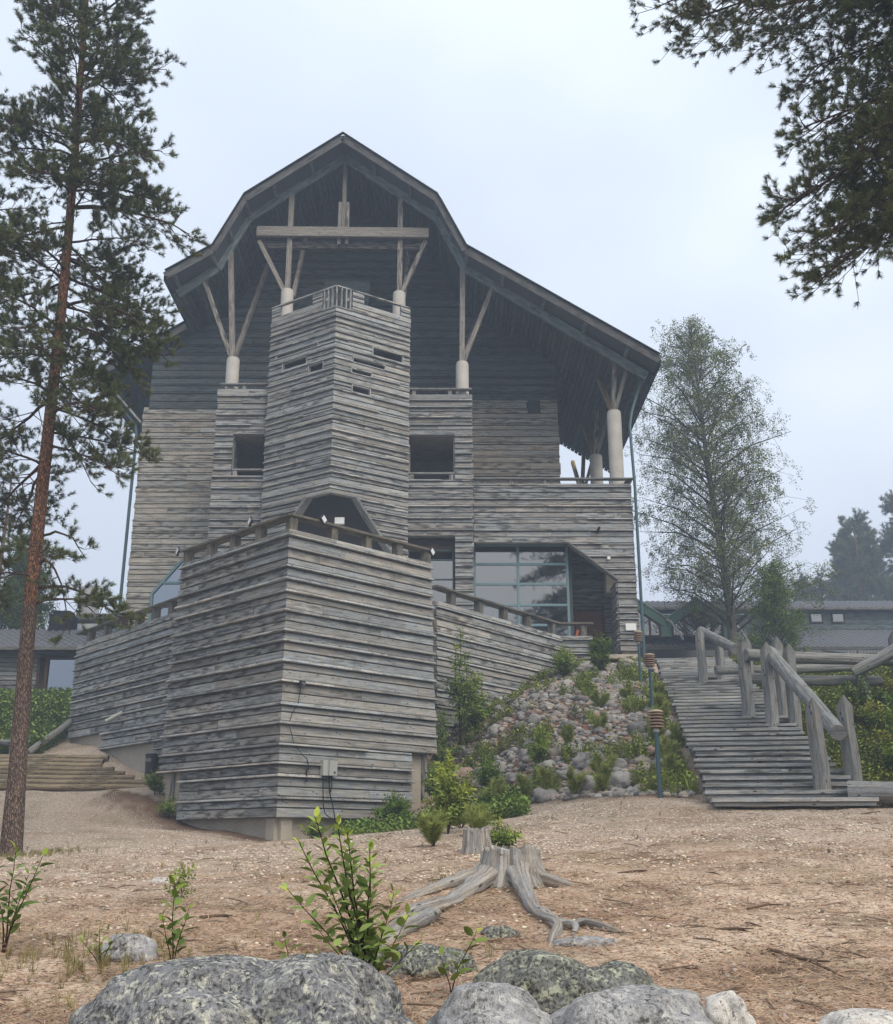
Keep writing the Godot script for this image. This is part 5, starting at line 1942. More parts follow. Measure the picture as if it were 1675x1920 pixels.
func pine_tree(called: String, at: Vector3, h: float, crown0: float, reach: float, r0: float, n: int, seed_: int, label: String, opt := {}) -> Node3D:
	var r := RandomNumberGenerator.new()
	r.seed = seed_
	var o := thing(called, at, label, "tree", opt.get("group", ""))
	var lean: Vector3 = opt.get("lean", Vector3.ZERO)
	var tm := MB.new()
	var pts := []
	var rad := []
	var K := 16
	for i in K + 1:
		var f := float(i) / K
		var wob = Vector3(sin(f * 9 + seed_), 0, cos(f * 7 + seed_)) * .05 * min(f * 6, 1.0) * h / 20.0
		pts.append(at + Vector3(0, -.15, 0) + lean * f + Vector3.UP * h * f + wob)
		rad.append(r0 * (1.0 - .86 * pow(f, 1.1)) * (1.35 if i == 0 else (1.08 if i == 1 else 1.0)))
	# grey bark low on the trunk, rust-red bark higher up, as Scots pine has it
	var rust := .22
	var low_n := int(K * rust)
	tm.col = Color(.30, .235, .20)
	tm.tube(pts.slice(0, low_n + 1), rad.slice(0, low_n + 1), 16, false)
	tm.col = Color(.40, .23, .15)
	tm.tube(pts.slice(low_n), rad.slice(low_n), 16, true)
	part("trunk", tm.mesh(), M.bark, o)
	var bm := MB.new()
	bm.col = Color(.22, .16, .13)
	var tufts := []
	for k in n:
		var f: float = lerp(crown0, .99, pow((k + r.randf()) / n, opt.get("skew", .9)))
		var q := f * K
		var i: int = min(int(q), K - 1)
		var p: Vector3 = pts[i].lerp(pts[i + 1], q - i)
		var az := r.randf() * TAU
		if opt.has("face") and r.randf() < .55: az = opt.face + r.randf_range(-1.3, 1.3)
		var L: float = reach * (1.0 - pow(max(0.0, (f - crown0) / (1 - crown0)), 2.2) * .8) * r.randf_range(.6, 1.1)
		var rise: float = lerp(-.35, .55, (f - crown0) / (1 - crown0)) + r.randf_range(-.15, .15)
		var e := p + Vector3(cos(az), rise, sin(az)) * L
		pine_limb(bm, tufts, p, e, L * r.randf_range(-.02, .1), clamp(L * .016, .012, .05), r, opt.get("dens", 5.5), opt.get("tuft", 1.0), opt.get("bare", .3))
	for l in opt.get("limbs", []): pine_limb(bm, tufts, l[0], l[1], l[2], l[3], r, l[4], opt.get("tuft", 1.0), l[5] if l.size() > 5 else .3)
	part("branches", bm.mesh(), M.bark, o)
	multi("crown", new_mm(tuft, tufts), M.needle, o).set_meta("kind", "stuff")
	return o

func leaf_tree(called: String, at: Vector3, h: float, r0: float, shape: Callable, n: int, seed_: int, label: String, col: Color, opt := {}) -> Node3D:
	var r := RandomNumberGenerator.new()
	r.seed = seed_
	var o := thing(called, at, label, "tree", opt.get("group", ""))
	var lean: Vector3 = opt.get("lean", Vector3.ZERO)
	var K := 14
	var pts := []
	var rad := []
	for i in K + 1:
		var f := float(i) / K
		pts.append(at + Vector3.DOWN * .2 + lean * f * f + Vector3.UP * h * f + Vector3(sin(f * 8), 0, cos(f * 6)) * .06 * h / 12.0)
		rad.append(r0 * (1 - .9 * f) * (1.25 if i == 0 else 1.0))
	var tm := MB.new()
	tm.col = opt.get("bark", Color(.33, .32, .29))
	tm.tube(pts, rad, 12)
	part("trunk", tm.mesh(), M.bark, o)
	var bm := MB.new()
	bm.col = Color(.13, .11, .1)
	var xs := []
	var c0: float = opt.get("crown0", .12)
	for k in n:
		var f: float = lerp(c0, .98, (k + r.randf()) / n)
		var q := f * K
		var i: int = min(int(q), K - 1)
		var p: Vector3 = pts[i].lerp(pts[i + 1], q - i)
		var az := k * 2.399 + r.randf_range(-.5, .5)
		var L: float = shape.call(f) * r.randf_range(.65, 1.08)
		var up: float = L * r.randf_range(.35, .75) * opt.get("rise", 1.0)
		var e := p + Vector3(cos(az) * L, up, sin(az) * L)
		var mid := p.lerp(e, .5) + Vector3.UP * L * .1
		bm.tube([p, mid, e], [clamp(L * .016, .008, .06), L * .009, .006], 5, false)
		var m := int(3 + L * 4.2)
		for j in m:
			var g := .25 + .75 * (j + r.randf()) / m
			var b: Vector3 = p.lerp(mid, g * 2) if g < .5 else mid.lerp(e, g * 2 - 1)
			var sd := Vector3(r.randf() - .5, r.randf_range(-.5, .45), r.randf() - .5).normalized()
			var sl: float = r.randf_range(.35, .9) * clamp(L * .35, .3, 1.2)
			var se := b + sd * sl
			bm.tube([b, se], [.009, .005], 3, false)
			var cnt: int = opt.get("sprigs", 5)
			var lumps: bool = opt.get("lumps", false)
			for c in cnt:
				var gg := r.randf_range(.65, 1.35)
				var hang := (sd * .5 + Vector3.DOWN * r.randf_range(.2, 1.0) + Vector3(r.randf() - .5, 0, r.randf() - .5) * .8).normalized()
				xs.append([Transform3D(frame_of(hang, r.randf() * TAU) * opt.get("scale", 1.0) * r.randf_range(.8, 1.3), (se + Vector3(r.randfn(0, .16), r.randfn(0, .14) + .1, r.randfn(0, .16)) if lumps else b.lerp(se, (c + r.randf()) / cnt) + Vector3(r.randf() - .5, r.randf() - .5, r.randf() - .5) * .25)), Color(col.r * gg, col.g * gg, col.b * gg)])
	part("branches", bm.mesh(), M.bark, o)
	multi("crown", new_mm(sprig, xs), M.leaf_far, o).set_meta("kind", "stuff")
	return o

# low plants: stems with leaves; near ones get every leaf as a part
func sapling(called: String, at: Vector3, stems: Array, leafn: int, label: String, col: Color, scale: float, seed_: int, single := false, cat := "shrub", group := "") -> Node3D:
	var r := RandomNumberGenerator.new()
	r.seed = seed_
	var o := thing(called, at, label, cat, group)
	var xf := []
	for s in stems:
		var tip: Vector3 = s
		var mb := MB.new()
		mb.col = Color(.20, .12, .07) if single else Color(.14, .12, .06)
		var P := []
		var R := []
		for i in 6:
			var f := i / 5.0
			P.append(at + Vector3(tip.x * pow(f, 1.3), tip.y * f - .02, tip.z * pow(f, 1.3)) + Vector3(sin(f * 9 + tip.x * 9), 0, cos(f * 8)) * .012 * tip.y)
			R.append(lerp(.007, .002, f) * clamp(tip.y * 1.4, .5, 2.5))
		mb.tube(P, R, 6, false)
		part("stem", mb.mesh(), M.twig, o)
		var n: int = max(3, int(leafn * tip.y / stems[0].y))
		for k in n:
			var f := .22 + .78 * (k + r.randf() * .8) / n
			var q := f * 5
			var i: int = min(int(q), 4)
			var p: Vector3 = P[i].lerp(P[i + 1], q - i)
			var t: Vector3 = (P[i + 1] - P[i]).normalized()
			var az := k * 2.4 + r.randf_range(-.4, .4)
			var dir := (Vector3(cos(az), r.randf_range(.0, .7), sin(az)) + t * .5).normalized()
			if f > .93: dir = (t + Vector3(cos(az), 0, sin(az)) * .5).normalized()
			p += dir * .012
			var sc: float = scale * r.randf_range(.65, 1.15) * (1.0 if f < .9 else .75)
			var g := r.randf_range(.75, 1.25)
			var young: float = clamp((f - .75) * 3.0, 0, 1) * r.randf()
			var c := Color(col.r * g, col.g * g, col.b * g).lerp(Color(col.r * 1.9, col.g * 1.5, col.b * .6), young)
			# leaf blade turned to face up and out
			var x := dir.cross(Vector3.UP).normalized()
			var bs := Basis(x, dir, x.cross(dir)).rotated(dir, r.randf_range(-.7, .7)).scaled(Vector3.ONE * sc)
			xf.append([Transform3D(bs, p), c])
	if single:
		var shades := {}
		for e in xf:
			var key := Vector3i(int(e[1].r * 60), int(e[1].g * 25), 0)
			if not shades.has(key):
				var m: StandardMaterial3D = M.leaf.duplicate()
				m.albedo_color = e[1].linear_to_srgb()
				shades[key] = m
			var l := MeshInstance3D.new()
			l.name = "leaf"
			l.mesh = leaves[r.randi() % leaves.size()]
			l.material_override = shades[key]
			l.transform = Transform3D(e[0].basis, e[0].origin - at)
			o.add_child(l, true)
	else:
		multi("foliage", new_mm(spray, xf), M.leaf, o).set_meta("kind", "stuff")
	return o

func bush(called: String, at: Vector3, size: Vector3, n: int, mesh: Mesh, col: Color, scale: float, seed_: int, label: String, group := "", m: Material = null, cat := "shrub") -> Node3D:
	var r := RandomNumberGenerator.new()
	r.seed = seed_
	var o := thing(called, at, label, cat, group)
	var mb := MB.new()
	mb.col = Color(.13, .1, .07)
	var xf := []
	var shoots: int = max(4, n / 14)
	for s in shoots:
		var az := r.randf() * TAU
		var e := Vector3(cos(az) * size.x * sqrt(r.randf()), size.y * r.randf_range(.45, 1.05), sin(az) * size.z * sqrt(r.randf()))
		mb.tube([at + Vector3(0, -.03, 0), at + e * Vector3(.45, .6, .45), at + e], [.008, .006, .003], 4, false)
		for k in 14:
			var f := .2 + .8 * (k + r.randf()) / 14.0
			var p: Vector3 = at + Vector3(e.x * pow(f, 1.25), e.y * f, e.z * pow(f, 1.25)) + Vector3(r.randf() - .5, r.randf() - .5, r.randf() - .5) * .16 * size.y
			p.y = max(p.y, at.y)
			var g := r.randf_range(.65, 1.35)
			var dir := Vector3(e.x, e.y * .8 + .2, e.z).normalized() + Vector3(r.randf() - .5, r.randf() * .6, r.randf() - .5)
			xf.append([Transform3D(frame_of(dir, r.randf() * TAU) * scale * r.randf_range(.7, 1.3), p), Color(col.r * g, col.g * g, col.b * g)])
	part("stems", mb.mesh(), M.twig, o)
	multi("foliage", new_mm(mesh, xf), M.leaf if m == null else m, o).set_meta("kind", "stuff")
	return o

func root_mesh(P: Array, R: Array, col: Color) -> ArrayMesh:
	var mb := MB.new()
	mb.col = col
	var pts := []
	var rad := []
	# refine with a smooth path and knotty thickness
	for i in P.size() - 1:
		for k in 5:
			var f := k / 5.0
			var p0: Vector3 = P[max(i - 1, 0)]
			var p3: Vector3 = P[min(i + 2, P.size() - 1)]
			pts.append(P[i].cubic_interpolate(P[i + 1], p0, p3, f))
			rad.append(lerp(R[i], R[i + 1], f) * (1.0 + .12 * sin(i * 5.0 + k * 2.1) + rng.randf_range(-.06, .06)))
	pts.append(P[-1])
	rad.append(R[-1])
	mb.flute = .10
	mb.flutes = 3.0
	mb.tube(pts, rad, 22)
	return mb.mesh()

func stump_body(c: Vector3, r: float, h: float, flare: float, seed_: int, col: Color) -> ArrayMesh:
	# fluted, weathered stump: rings with deep vertical grooves
	var mb := MB.new()
	var n := noise(seed_, 1.2, 3)
	var N := 44
	var ring := []
	var rows := [[-.1, 1.0 + flare * 1.2], [.0, 1.0 + flare], [.25, 1.0 + flare * .42], [.55, 1.02], [.8, .97], [.97, .95], [1.0, .88]]
	for q in rows:
		var rr := []
		for j in N + 1:
			var a := TAU * (j % N) / N
			var fl = 1.0 + .16 * sin(a * 5.0 + seed_) * q[1] * flare + .05 * sin(a * 17.0) + .09 * n.get_noise_3d(cos(a) * 2, q[0] * .6, sin(a) * 2)
			var top: float = h * q[0] + (.05 * n.get_noise_2d(cos(a) * 3, sin(a) * 3) if q[0] > .9 else 0.0)
			rr.append(c + Vector3(cos(a) * r * q[1] * fl, top, sin(a) * r * q[1] * fl))
		ring.append(rr)
	for i in rows.size() - 1:
		for j in N:
			var g = .75 + .5 * abs(sin(j * 2.3 + seed_))
			mb.col = Color(col.r * g, col.g * g, col.b * g)
			var out: Vector3 = ring[i][j] - c
			out.y = 0.02
			mb.quad(ring[i][j], ring[i][j + 1], ring[i + 1][j + 1], ring[i + 1][j], out, Vector2(i * .2, j * .05), Vector2(i * .2, j * .05 + .05), Vector2(i * .2 + .2, j * .05 + .05), Vector2(i * .2 + .2, j * .05))
	mb.col = col * .8
	for j in N:
		mb.quad(ring[-1][j], ring[-1][j + 1], c + Vector3.UP * h * .93, c + Vector3.UP * h * .93, Vector3.UP, Vector2(0, j * .05), Vector2(0, j * .05 + .05), Vector2(.2, j * .05), Vector2(.2, j * .05))
	return mb.mesh()

func gp(x: float, d: float, up := 0.0) -> Vector3:
	return V(x, ground(x, d) + up, d)

func build_stumps() -> void:
	var col := Color(.52, .49, .46)
	var S := thing("tree_stump", gp(.42, 8.6), "weathered grey tree stump with long bare roots", "stump")
	part("stump", stump_body(gp(.5, 8.6), .225, .25, .3, 3, col), M.wood_pale, S)
	for r in [
		[[gp(.34, 8.5, .07), gp(.16, 8.1, .03), gp(.02, 7.7, .02), gp(-.2, 7.3, .03), gp(-.36, 6.95, -.02)], [.09, .058, .045, .045, .025]],
		[[gp(.54, 8.42, .09), gp(.55, 7.9, .03), gp(.56, 7.3, .02), gp(.66, 6.85, .015), gp(.6, 6.5, .0), gp(.55, 6.25, -.03)], [.09, .055, .045, .036, .025, .012]],
		[[gp(.3, 8.65, .07), gp(.08, 8.5, .04), gp(-.14, 8.2, .02), gp(-.35, 7.95, -.02)], [.08, .048, .036, .018]],
		[[gp(.66, 8.5, .05), gp(.84, 8.4, .01), gp(.98, 8.45, -.04)], [.08, .045, .02]],
		[[gp(.66, 6.85, .02), gp(.76, 6.75, .02), gp(.72, 6.6, -.02)], [.03, .02, .01]]]:
		part("root", root_mesh(r[0], r[1], col), M.wood_pale, S)
	var R2 := thing("bare_root", gp(-.2, 6.8), "forked bare grey root lying left of the stump behind the sapling", "root")
	part("root", root_mesh([gp(-.08, 7.2, .03), gp(-.14, 7.0, .04), gp(-.26, 6.7, .03), gp(-.38, 6.4, -.01)], [.045, .055, .05, .03], col * .85), M.wood_pale, R2)
	var R3 := thing("bare_root", gp(.9, 6.7), "thin root arching out of the sand right of the stump roots", "root")
	part("root", root_mesh([gp(.74, 6.82, -.01), gp(.82, 6.8, .03), gp(.93, 6.68, .02), gp(1.04, 6.52, -.01)], [.02, .022, .018, .01], col * .8), M.wood_pale, R3)
	var S2 := thing("small_stump", gp(.31, 11.5), "small splintered stump among green shoots behind the big stump", "stump")
	part("stump", stump_body(gp(.31, 11.5), .14, .24, .2, 8, col * .9), M.wood_pale, S2)
	# fallen twigs
	var tw := [[1.69, 6.05, 1.86, 5.4, .012, "long thin fallen branch on the sand at the lower right"], [1.55, 6.6, 1.72, 6.5, .01, "short broken twig right of the stump"], [5.6, 15.0, 5.95, 15.25, .012, "fallen twig in front of the lowest stair"], [.55, 9.2, .9, 9.25, .008, "small twig on the sand behind the stump"], [-1.62, 7.5, -1.35, 7.45, .014, "broken stick on the sand at the left"], [1.35, 8.9, 1.6, 8.95, .01, "dark stick on the sand right of the stump"], [2.3, 5.3, 2.6, 5.2, .01, "twig on the sand at the right edge"], [1.9, 7.2, 2.15, 7.3, .008, "thin twig on the open sand at the right"]]
	for t in tw:
		var o := thing("fallen_twig", gp(t[0], t[1]), t[5], "twig", "fallen twigs on the sand")
		var mb := MB.new()
		mb.col = Color(.75, .7, .65)
		var m := Vector2(t[0], t[1]).lerp(Vector2(t[2], t[3]), .5)
		mb.tube([gp(t[0], t[1], .006), gp(m.x + .03, m.y, .02), gp(t[2], t[3], .006)], [t[4], t[4] * .8, t[4] * .4], 6)
		mb.tube([gp(m.x + .03, m.y, .02), gp(m.x + .1, m.y - .08, .03)], [t[4] * .6, t[4] * .3], 5)
		part("twig", mb.mesh(), M.twig, o)

func build_trees() -> void:
	# big pine at the left
	var at := V(-6.98, -.18, 18)
	var tp := func(y): return at + Vector3(-.43 * y / 16.6, y + .18, 0)
	var limbs := []
	for l in [[11.7, -4.8, 10.9, 17.6, .25, .045, 7.5, .3], [16.0, -5.75, 16.9, 17.7, .1, .03, 7, .25], [14.6, -5.85, 15.4, 18.6, .1, .03, 7, .2], [13.2, -5.6, 12.4, 17.4, .2, .035, 7, .2], [12.6, -5.7, 13.3, 18.4, .1, .03, 7, .2], [10.6, -5.6, 9.3, 18.3, .25, .035, 7, .2], [9.6, -5.4, 8.8, 17.2, .25, .035, 7, .25], [9.2, -5.5, 7.9, 17.8, .3, .035, 7.5, .35], [8.6, -5.9, 7.4, 17.0, .2, .03, 7, .3], [7.2, -6.2, 6.0, 17.6, .2, .03, 6, .3], [5.1, -6.1, 4.6, 17.5, .25, .03, 5, .55], [4.6, -6.2, 3.3, 17.4, .5, .03, 4.5, .5], [4.2, -5.2, 3.4, 17.3, .25, .035, 8, .45], [3.9, -5.7, 3.6, 16.9, .15, .03, 8, .4], [4.4, -7.6, 4.1, 17.0, .1, .03, 8, .3], [5.0, -6.6, 4.4, 16.6, .1, .03, 8, .3], [6.4, -7.8, 6.3, 16.8, .1, .03, 8, .2], [7.8, -7.7, 7.6, 16.7, .1, .03, 8, .2], [10.2, -8.0, 10.0, 16.5, .1, .03, 8, .2], [13.0, -8.0, 12.6, 16.6, .1, .03, 8, .2], [12.0, -7.4, 11.4, 16.2, .1, .03, 8, .2], [9.0, -7.2, 8.2, 16.2, .1, .03, 8, .2]]:
		limbs.append([tp.call(l[0]), V(l[1], l[2], l[3]), l[4], l[5], l[6], l[7]])
	pine_tree("pine_tree", at, 22.5, .28, 2.0, .138, 120, 701, "tall red-barked pine standing at the left edge", {"lean": Vector3(-.55, 0, .1), "limbs": limbs, "dens": 9.0, "bare": .15, "skew": .75, "tuft": 1.15})
	pine_tree("pine_tree", V(-12.0, -.1, 22.0), 20.0, .2, 2.9, .17, 80, 705, "second pine crowding in behind the left pine", {"dens": 7.0, "bare": .15, "tuft": 1.3})
	# pine reaching in from the upper right
	at = V(8.6, .2, 12.4)
	limbs = []
	for l in [[11.0, 2.65, 10.1, 11.3, .3, .06], [11.3, 3.3, 11.0, 12.6, .3, .05], [10.6, 3.55, 9.6, 10.9, .2, .05], [10.3, 4.5, 9.3, 11.6, .15, .05], [11.6, 4.0, 11.2, 11.0, .3, .05], [9.6, 4.2, 8.1, 11.2, .0, .06], [9.3, 3.95, 7.2, 11.6, .1, .07], [9.0, 4.3, 6.6, 11.2, .1, .06], [8.8, 4.45, 6.35, 11.8, .1, .05], [8.4, 5.2, 6.45, 10.9, .1, .05], [9.2, 4.7, 7.6, 10.6, .0, .05], [10.8, 5.0, 9.8, 10.6, .1, .05], [10.0, 5.0, 8.6, 12.6, .1, .05], [12.0, 5.0, 11.6, 12.0, .1, .05], [8.9, 5.0, 7.4, 12.2, .0, .05], [9.8, 5.2, 8.9, 11.2, 0, .05], [8.0, 5.3, 7.0, 11.8, .0, .05]]:
		limbs.append([V(8.5, l[0] + 1.2, 12.3), V(l[1] + .25, l[2] + .35, l[3]), l[4] * .6, l[5] * .8, 11.0, .2])
	for k in 14: limbs.append([V(8.5, 13.0 + k * .45, 12.3), V(4.1 + (k % 5) * .7, 12.4 + k * .4, 11.6 + (k % 3) * .7), .15, .05, 9.0, .25])
	pine_tree("pine_tree", at, 22.0, .60, 3.8, .24, 50, 702, "pine whose boughs hang in at the upper right corner", {"limbs": limbs, "dens": 4.5, "tuft": .95})
	# birch behind the stairs
	leaf_tree("birch_tree", V(12.9, 6.8, 48), 17.9, .26, func(f): return (lerp(4.2, 3.7, f / .6) if f < .6 else lerp(3.7, .6, pow((f - .6) / .4, 1.3))), 125, 703, "tall slender birch behind the top of the stairs", Color(.17, .20, .07), {"lean": Vector3(-1.0, 0, 0), "crown0": .13, "sprigs": 5, "scale": 1.1, "lumps": true})
	leaf_tree("young_birch", V(12.6, 6.2, 40.5), 4.3, .05, func(f): return lerp(1.7, .5, f), 46, 704, "bright green bushy young birch in front of the low wing", Color(.14, .20, .05), {"crown0": .1, "sprigs": 6, "scale": .9})
	# pines beyond the low wing
	var far := [[36.5, 92, 21.0, 711, "dark pine group's tallest tree beyond the low wing at the right edge"], [40.5, 90, 22.5, 712, "rightmost dark pine beyond the low wing"], [33.5, 96, 16.0, 713, "slim dark pine just right of the birch"], [38.6, 99, 20.0, 714, "pine behind the two right-hand pines"], [35.0, 88, 18.5, 719, "leafy dark pine in the middle of the far right group"], [31.0, 101, 14.0, 715, "short pine peeking over the low wing roof"]]
	for f in far: pine_tree("far_pine", V(f[0], 7.0, f[1]), f[2], .08, 3.3, .3, 80, f[3], f[4], {"tuft": 4.2, "dens": 5.0, "group": "pines beyond the low wing", "skew": 1.0})
	# trees at the left, behind the low house
	pine_tree("far_pine", V(-21.5, 6.4, 50), 11.5, .15, 2.3, .2, 46, 716, "pine behind the low house at the left", {"tuft": 2.2, "dens": 3.5})
	leaf_tree("broadleaf_tree", V(-19.0, 6.4, 47), 6.6, .12, func(f): return lerp(1.9, .7, f), 60, 717, "light green broadleaf tree behind the low house", Color(.10, .15, .035), {"crown0": .1, "sprigs": 7, "scale": 1.4})
	leaf_tree("broadleaf_tree", V(-22.5, 6.4, 46), 7.6, .12, func(f): return lerp(1.9, .7, f), 60, 718, "broadleaf tree half hidden by the left pine trunk", Color(.075, .12, .03), {"crown0": .1, "sprigs": 7, "scale": 1.4})

func scatter(called: String, mesh: Mesh, m: Material, n: int, where: Callable, col: Color, s0: float, s1: float, label: String, cat: String, seed_: int, lift := 0.0, flat := false) -> void:
	var r := RandomNumberGenerator.new()
	r.seed = seed_
	var xf := []
	var tries := 0
	while xf.size() < n and tries < n * 12:
		tries += 1
		var p: Vector2 = where.call(r)
		if p.x > 900: continue
		var g := r.randf_range(.6, 1.4)
		var bs := Basis.from_euler(Vector3(r.randf_range(-.25, .25), r.randf() * TAU, r.randf_range(-.25, .25))) * r.randf_range(s0, s1)
		if flat: bs = Basis.from_euler(Vector3(PI / 2 + r.randf_range(-.2, .2), r.randf() * TAU, 0)) * r.randf_range(s0, s1)
		xf.append([Transform3D(bs, gp(p.x, p.y, lift)), Color(col.r * g, col.g * g * r.randf_range(.92, 1.08), col.b * g)])
	var o := multi(called, new_mm(mesh, xf), m, self)
	tag(o, label, cat, "", "stuff")

func build_plants() -> void:
	var green := Color(.20, .27, .065)
	var lime := Color(.24, .30, .075)
	# the leafy willow sapling in the foreground, every leaf built
	sapling("willow_sapling", V(-.32, -.60, 4.75), [Vector3(-.24, .72, .02), Vector3(-.10, .66, .1), Vector3(.0, .52, .05), Vector3(.17, .34, .1), Vector3(-.18, .5, .12), Vector3(.06, .28, .12), Vector3(-.06, .34, .15), Vector3(-.31, .62, -.05), Vector3(-.14, .70, .14), Vector3(.1, .42, -.04), Vector3(-.34, .44, .05), Vector3(.22, .24, .0), Vector3(-.2, .3, .2), Vector3(.0, .6, .12)], 40, "bright green broad-leaved sapling behind the big boulder", Color(.24, .32, .10), .92, 801, true)
	sapling("leafy_sprout", V(-.63, -.62, 4.9), [Vector3(-.06, .25, .02), Vector3(.03, .16, .0)], 12, "small leafy sprout left of the foreground sapling", green, .75, 802, true)
	sapling("leafy_sprout", V(-1.33, -.58, 5.6), [Vector3(-.02, .42, .0), Vector3(.07, .3, .02), Vector3(-.06, .26, .03)], 16, "slim leafy sprout left of the big boulder", Color(.15, .23, .055), .9, 803, true)
	sapling("leafy_sprout", V(-2.46, -.57, 6.4), [Vector3(.0, .56, .0), Vector3(.1, .42, .02), Vector3(-.12, .5, .0), Vector3(.18, .52, .04)], 18, "leafy sapling at the left edge of the sand", Color(.14, .22, .06), 1.0, 804, true)
	sapling("leafy_sprout", V(-1.78, -.72, 4.45), [Vector3(-.05, .28, .0), Vector3(.02, .2, .02), Vector3(-.1, .14, .05)], 9, "green leaves in the bottom left corner", green, .8, 805, true)
	sapling("leafy_sprout", V(-1.8, -.60, 6.0), [Vector3(-.02, .2, .0), Vector3(.08, .16, .02), Vector3(-.1, .14, .03)], 10, "low sprout beside the grey rock at the left", green, .6, 806, true)
	sapling("leafy_sprout", V(.02, -.62, 5.2), [Vector3(.12, .26, .0), Vector3(-.05, .16, .03)], 11, "leafy twig right of the foreground sapling", green, .9, 807, true)
	sapling("leafy_sprout", V(-.62, ground(-2.4, 8.4) - .02, 8.4) + Vector3(-1.35, 0, 0), [Vector3(.02, .26, 0), Vector3(-.05, .2, .02)], 10, "tiny sprout on the sand by the pale round stone", green, .6, 808)
	# shrubs at the foot of the bastion and along the slope
	var sh := [
		[.35, 28.3, 3.2, 24, 811, "tall thin sapling standing against the right wing wall", .28, green, 1.5],
		[-.1, 27.9, 1.6, 30, 812, "leafy sapling at the corner of bastion and slope", .5, Color(.17, .24, .06), 1.4],
		[.75, 28.6, 1.5, 40, 813, "spreading rowan sapling below the wing wall", .9, green, 1.5],
		[.02, 14.6, .92, 42, 814, "light green sapling in front of the log by the bastion", .26, lime, 1.1],
		[.55, 11.7, .26, 12, 815, "green shoots growing beside the small stump", .16, green, .8],
		[4.75, 33.2, 1.15, 40, 816, "bushy sapling in front of the brown door", .4, Color(.11, .17, .03), 1.4],
		[3.6, 32.8, .9, 34, 817, "low bush at the end of the wing wall", .55, green, 1.4],
		[-7.55, 28.6, .55, 16, 818, "small weed on the gravel below the log steps", .2, green, 1.2],
		[-6.75, 27.0, .45, 12, 819, "weed against the concrete base at the bastion's left", .15, green, 1.1],
		[-2.9, 24.2, .4, 10, 820, "weed against the concrete base near the bastion point", .18, green, 1.1],
		[1.9, 22.6, .8, 22, 821, "thin sapling among the stones of the slope", .15, green, 1.1],
		[.9, 23.2, .7, 24, 822, "leafy bush low on the slope near the bastion", .5, Color(.11, .17, .035), 1.3],
		[-.3, 25.9, .8, 36, 823, "green bush hiding the bastion's lower right end", .5, green, 1.3],
		[-1.2, 25.3, .6, 34, 824, "green bush along the foot of the bastion's right face", .5, Color(.11, .19, .035), 1.2]]
	for s in sh:
		var r := RandomNumberGenerator.new()
		r.seed = s[4]
		var stems := [Vector3(0, s[2], 0)]
		for k in (2 if s[4] == 811 else 7): stems.append(Vector3(r.randf_range(-1, 1) * s[6], s[2] * r.randf_range(.35, .85), r.randf_range(-1, 1) * s[6]))
		sapling("sapling", gp(s[0], s[1]), stems, int(s[3] * 1.1), s[5], s[7], s[8], s[4], false, "sapling")
	# seedling pines and feathery shrubs, tufted with needles
	var seeds := [[4.15, 20.6], [3.9, 19.0], [4.6, 23.2], [5.0, 25.2], [5.3, 26.6], [1.5, 20.9], [1.9, 20.4], [2.3, 19.7], [1.05, 21.4], [.75, 21.9], [2.7, 19.3], [3.3, 23.4], [4.2, 22.0], [2.6, 22.8], [4.7, 21.8], [5.6, 28.0], [.35, 13.6], [-.15, 12.6], [.2, 15.5], [3.6, 25.4], [4.4, 26.3], [4.75, 24.4], [5.2, 30.6], [2.95, 20.6]]
	for i in seeds.size():
		var p: Array = seeds[i]
		var big := .42 if i < 15 else .28
		bush("pine_seedling", gp(p[0], p[1]), Vector3(.18, big, .18), 44, tuft, Color(.27, .31, .09), 1.4, 840 + i, "small feathery pine seedling on or below the rocky slope", "pine seedlings on the slope", M.needle, "seedling")
	# ground cover
	var low_strip := func(r):
		var x: float = r.randf_range(-2.4, 1.4)
		var d: float = 26.0 - (x + 2.4) * 1.2 - r.randf_range(0, 2.6)
		return Vector2(x, d) if d > 14 else Vector2(999, 0)
	scatter("ground_plants", spray, M.leaf, 1500, low_strip, Color(.18, .26, .06), .8, 1.7, "low green plants along the foot of the bastion", "plants", 861)
	var slope_green := func(r):
		var x: float = r.randf_range(-.5, 6.5)
		var d: float = r.randf_range(16.8, 35.3)
		if not in_slope(x, d): return Vector2(999, 0)
		var v := bump.get_noise_2d(x * 3, d * 2) + (.3 if x > 2.7 + (d - 16) * .155 else 0.0) + (.3 if x < .9 and d < 30 else 0.0)
		return Vector2(x, d) if v > .26 else Vector2(999, 0)
	scatter("slope_plants", spray, M.leaf, 1500, slope_green, Color(.23, .27, .065), .7, 1.5, "patches of green undergrowth between the slope stones", "plants", 862, .02)
	scatter("slope_grass", blade_clump, M.leaf, 500, slope_green, Color(.20, .24, .07), .8, 1.7, "grass tufts growing between the slope stones", "grass", 863)
	var bank_r := func(r):
		var d: float = r.randf_range(14.2, 44)
		var x: float = r.randf_range(6.2, 16) + (d - 16.0) * .12
		if d < 15.8 and x < 6.6: return Vector2(999, 0)
		return Vector2(x, d)
	scatter("bank_shrubs", spray, M.leaf, 34000, bank_r, Color(.19, .215, .05), .55, 1.3, "dense green and yellowish shrubs covering the right bank", "ground cover", 864)
	var rb := RandomNumberGenerator.new()
	rb.seed = 77
	var hues := [[Color(.20, .26, .055), "bright green"], [Color(.27, .27, .06), "yellowish"], [Color(.15, .21, .06), "dark green"]]
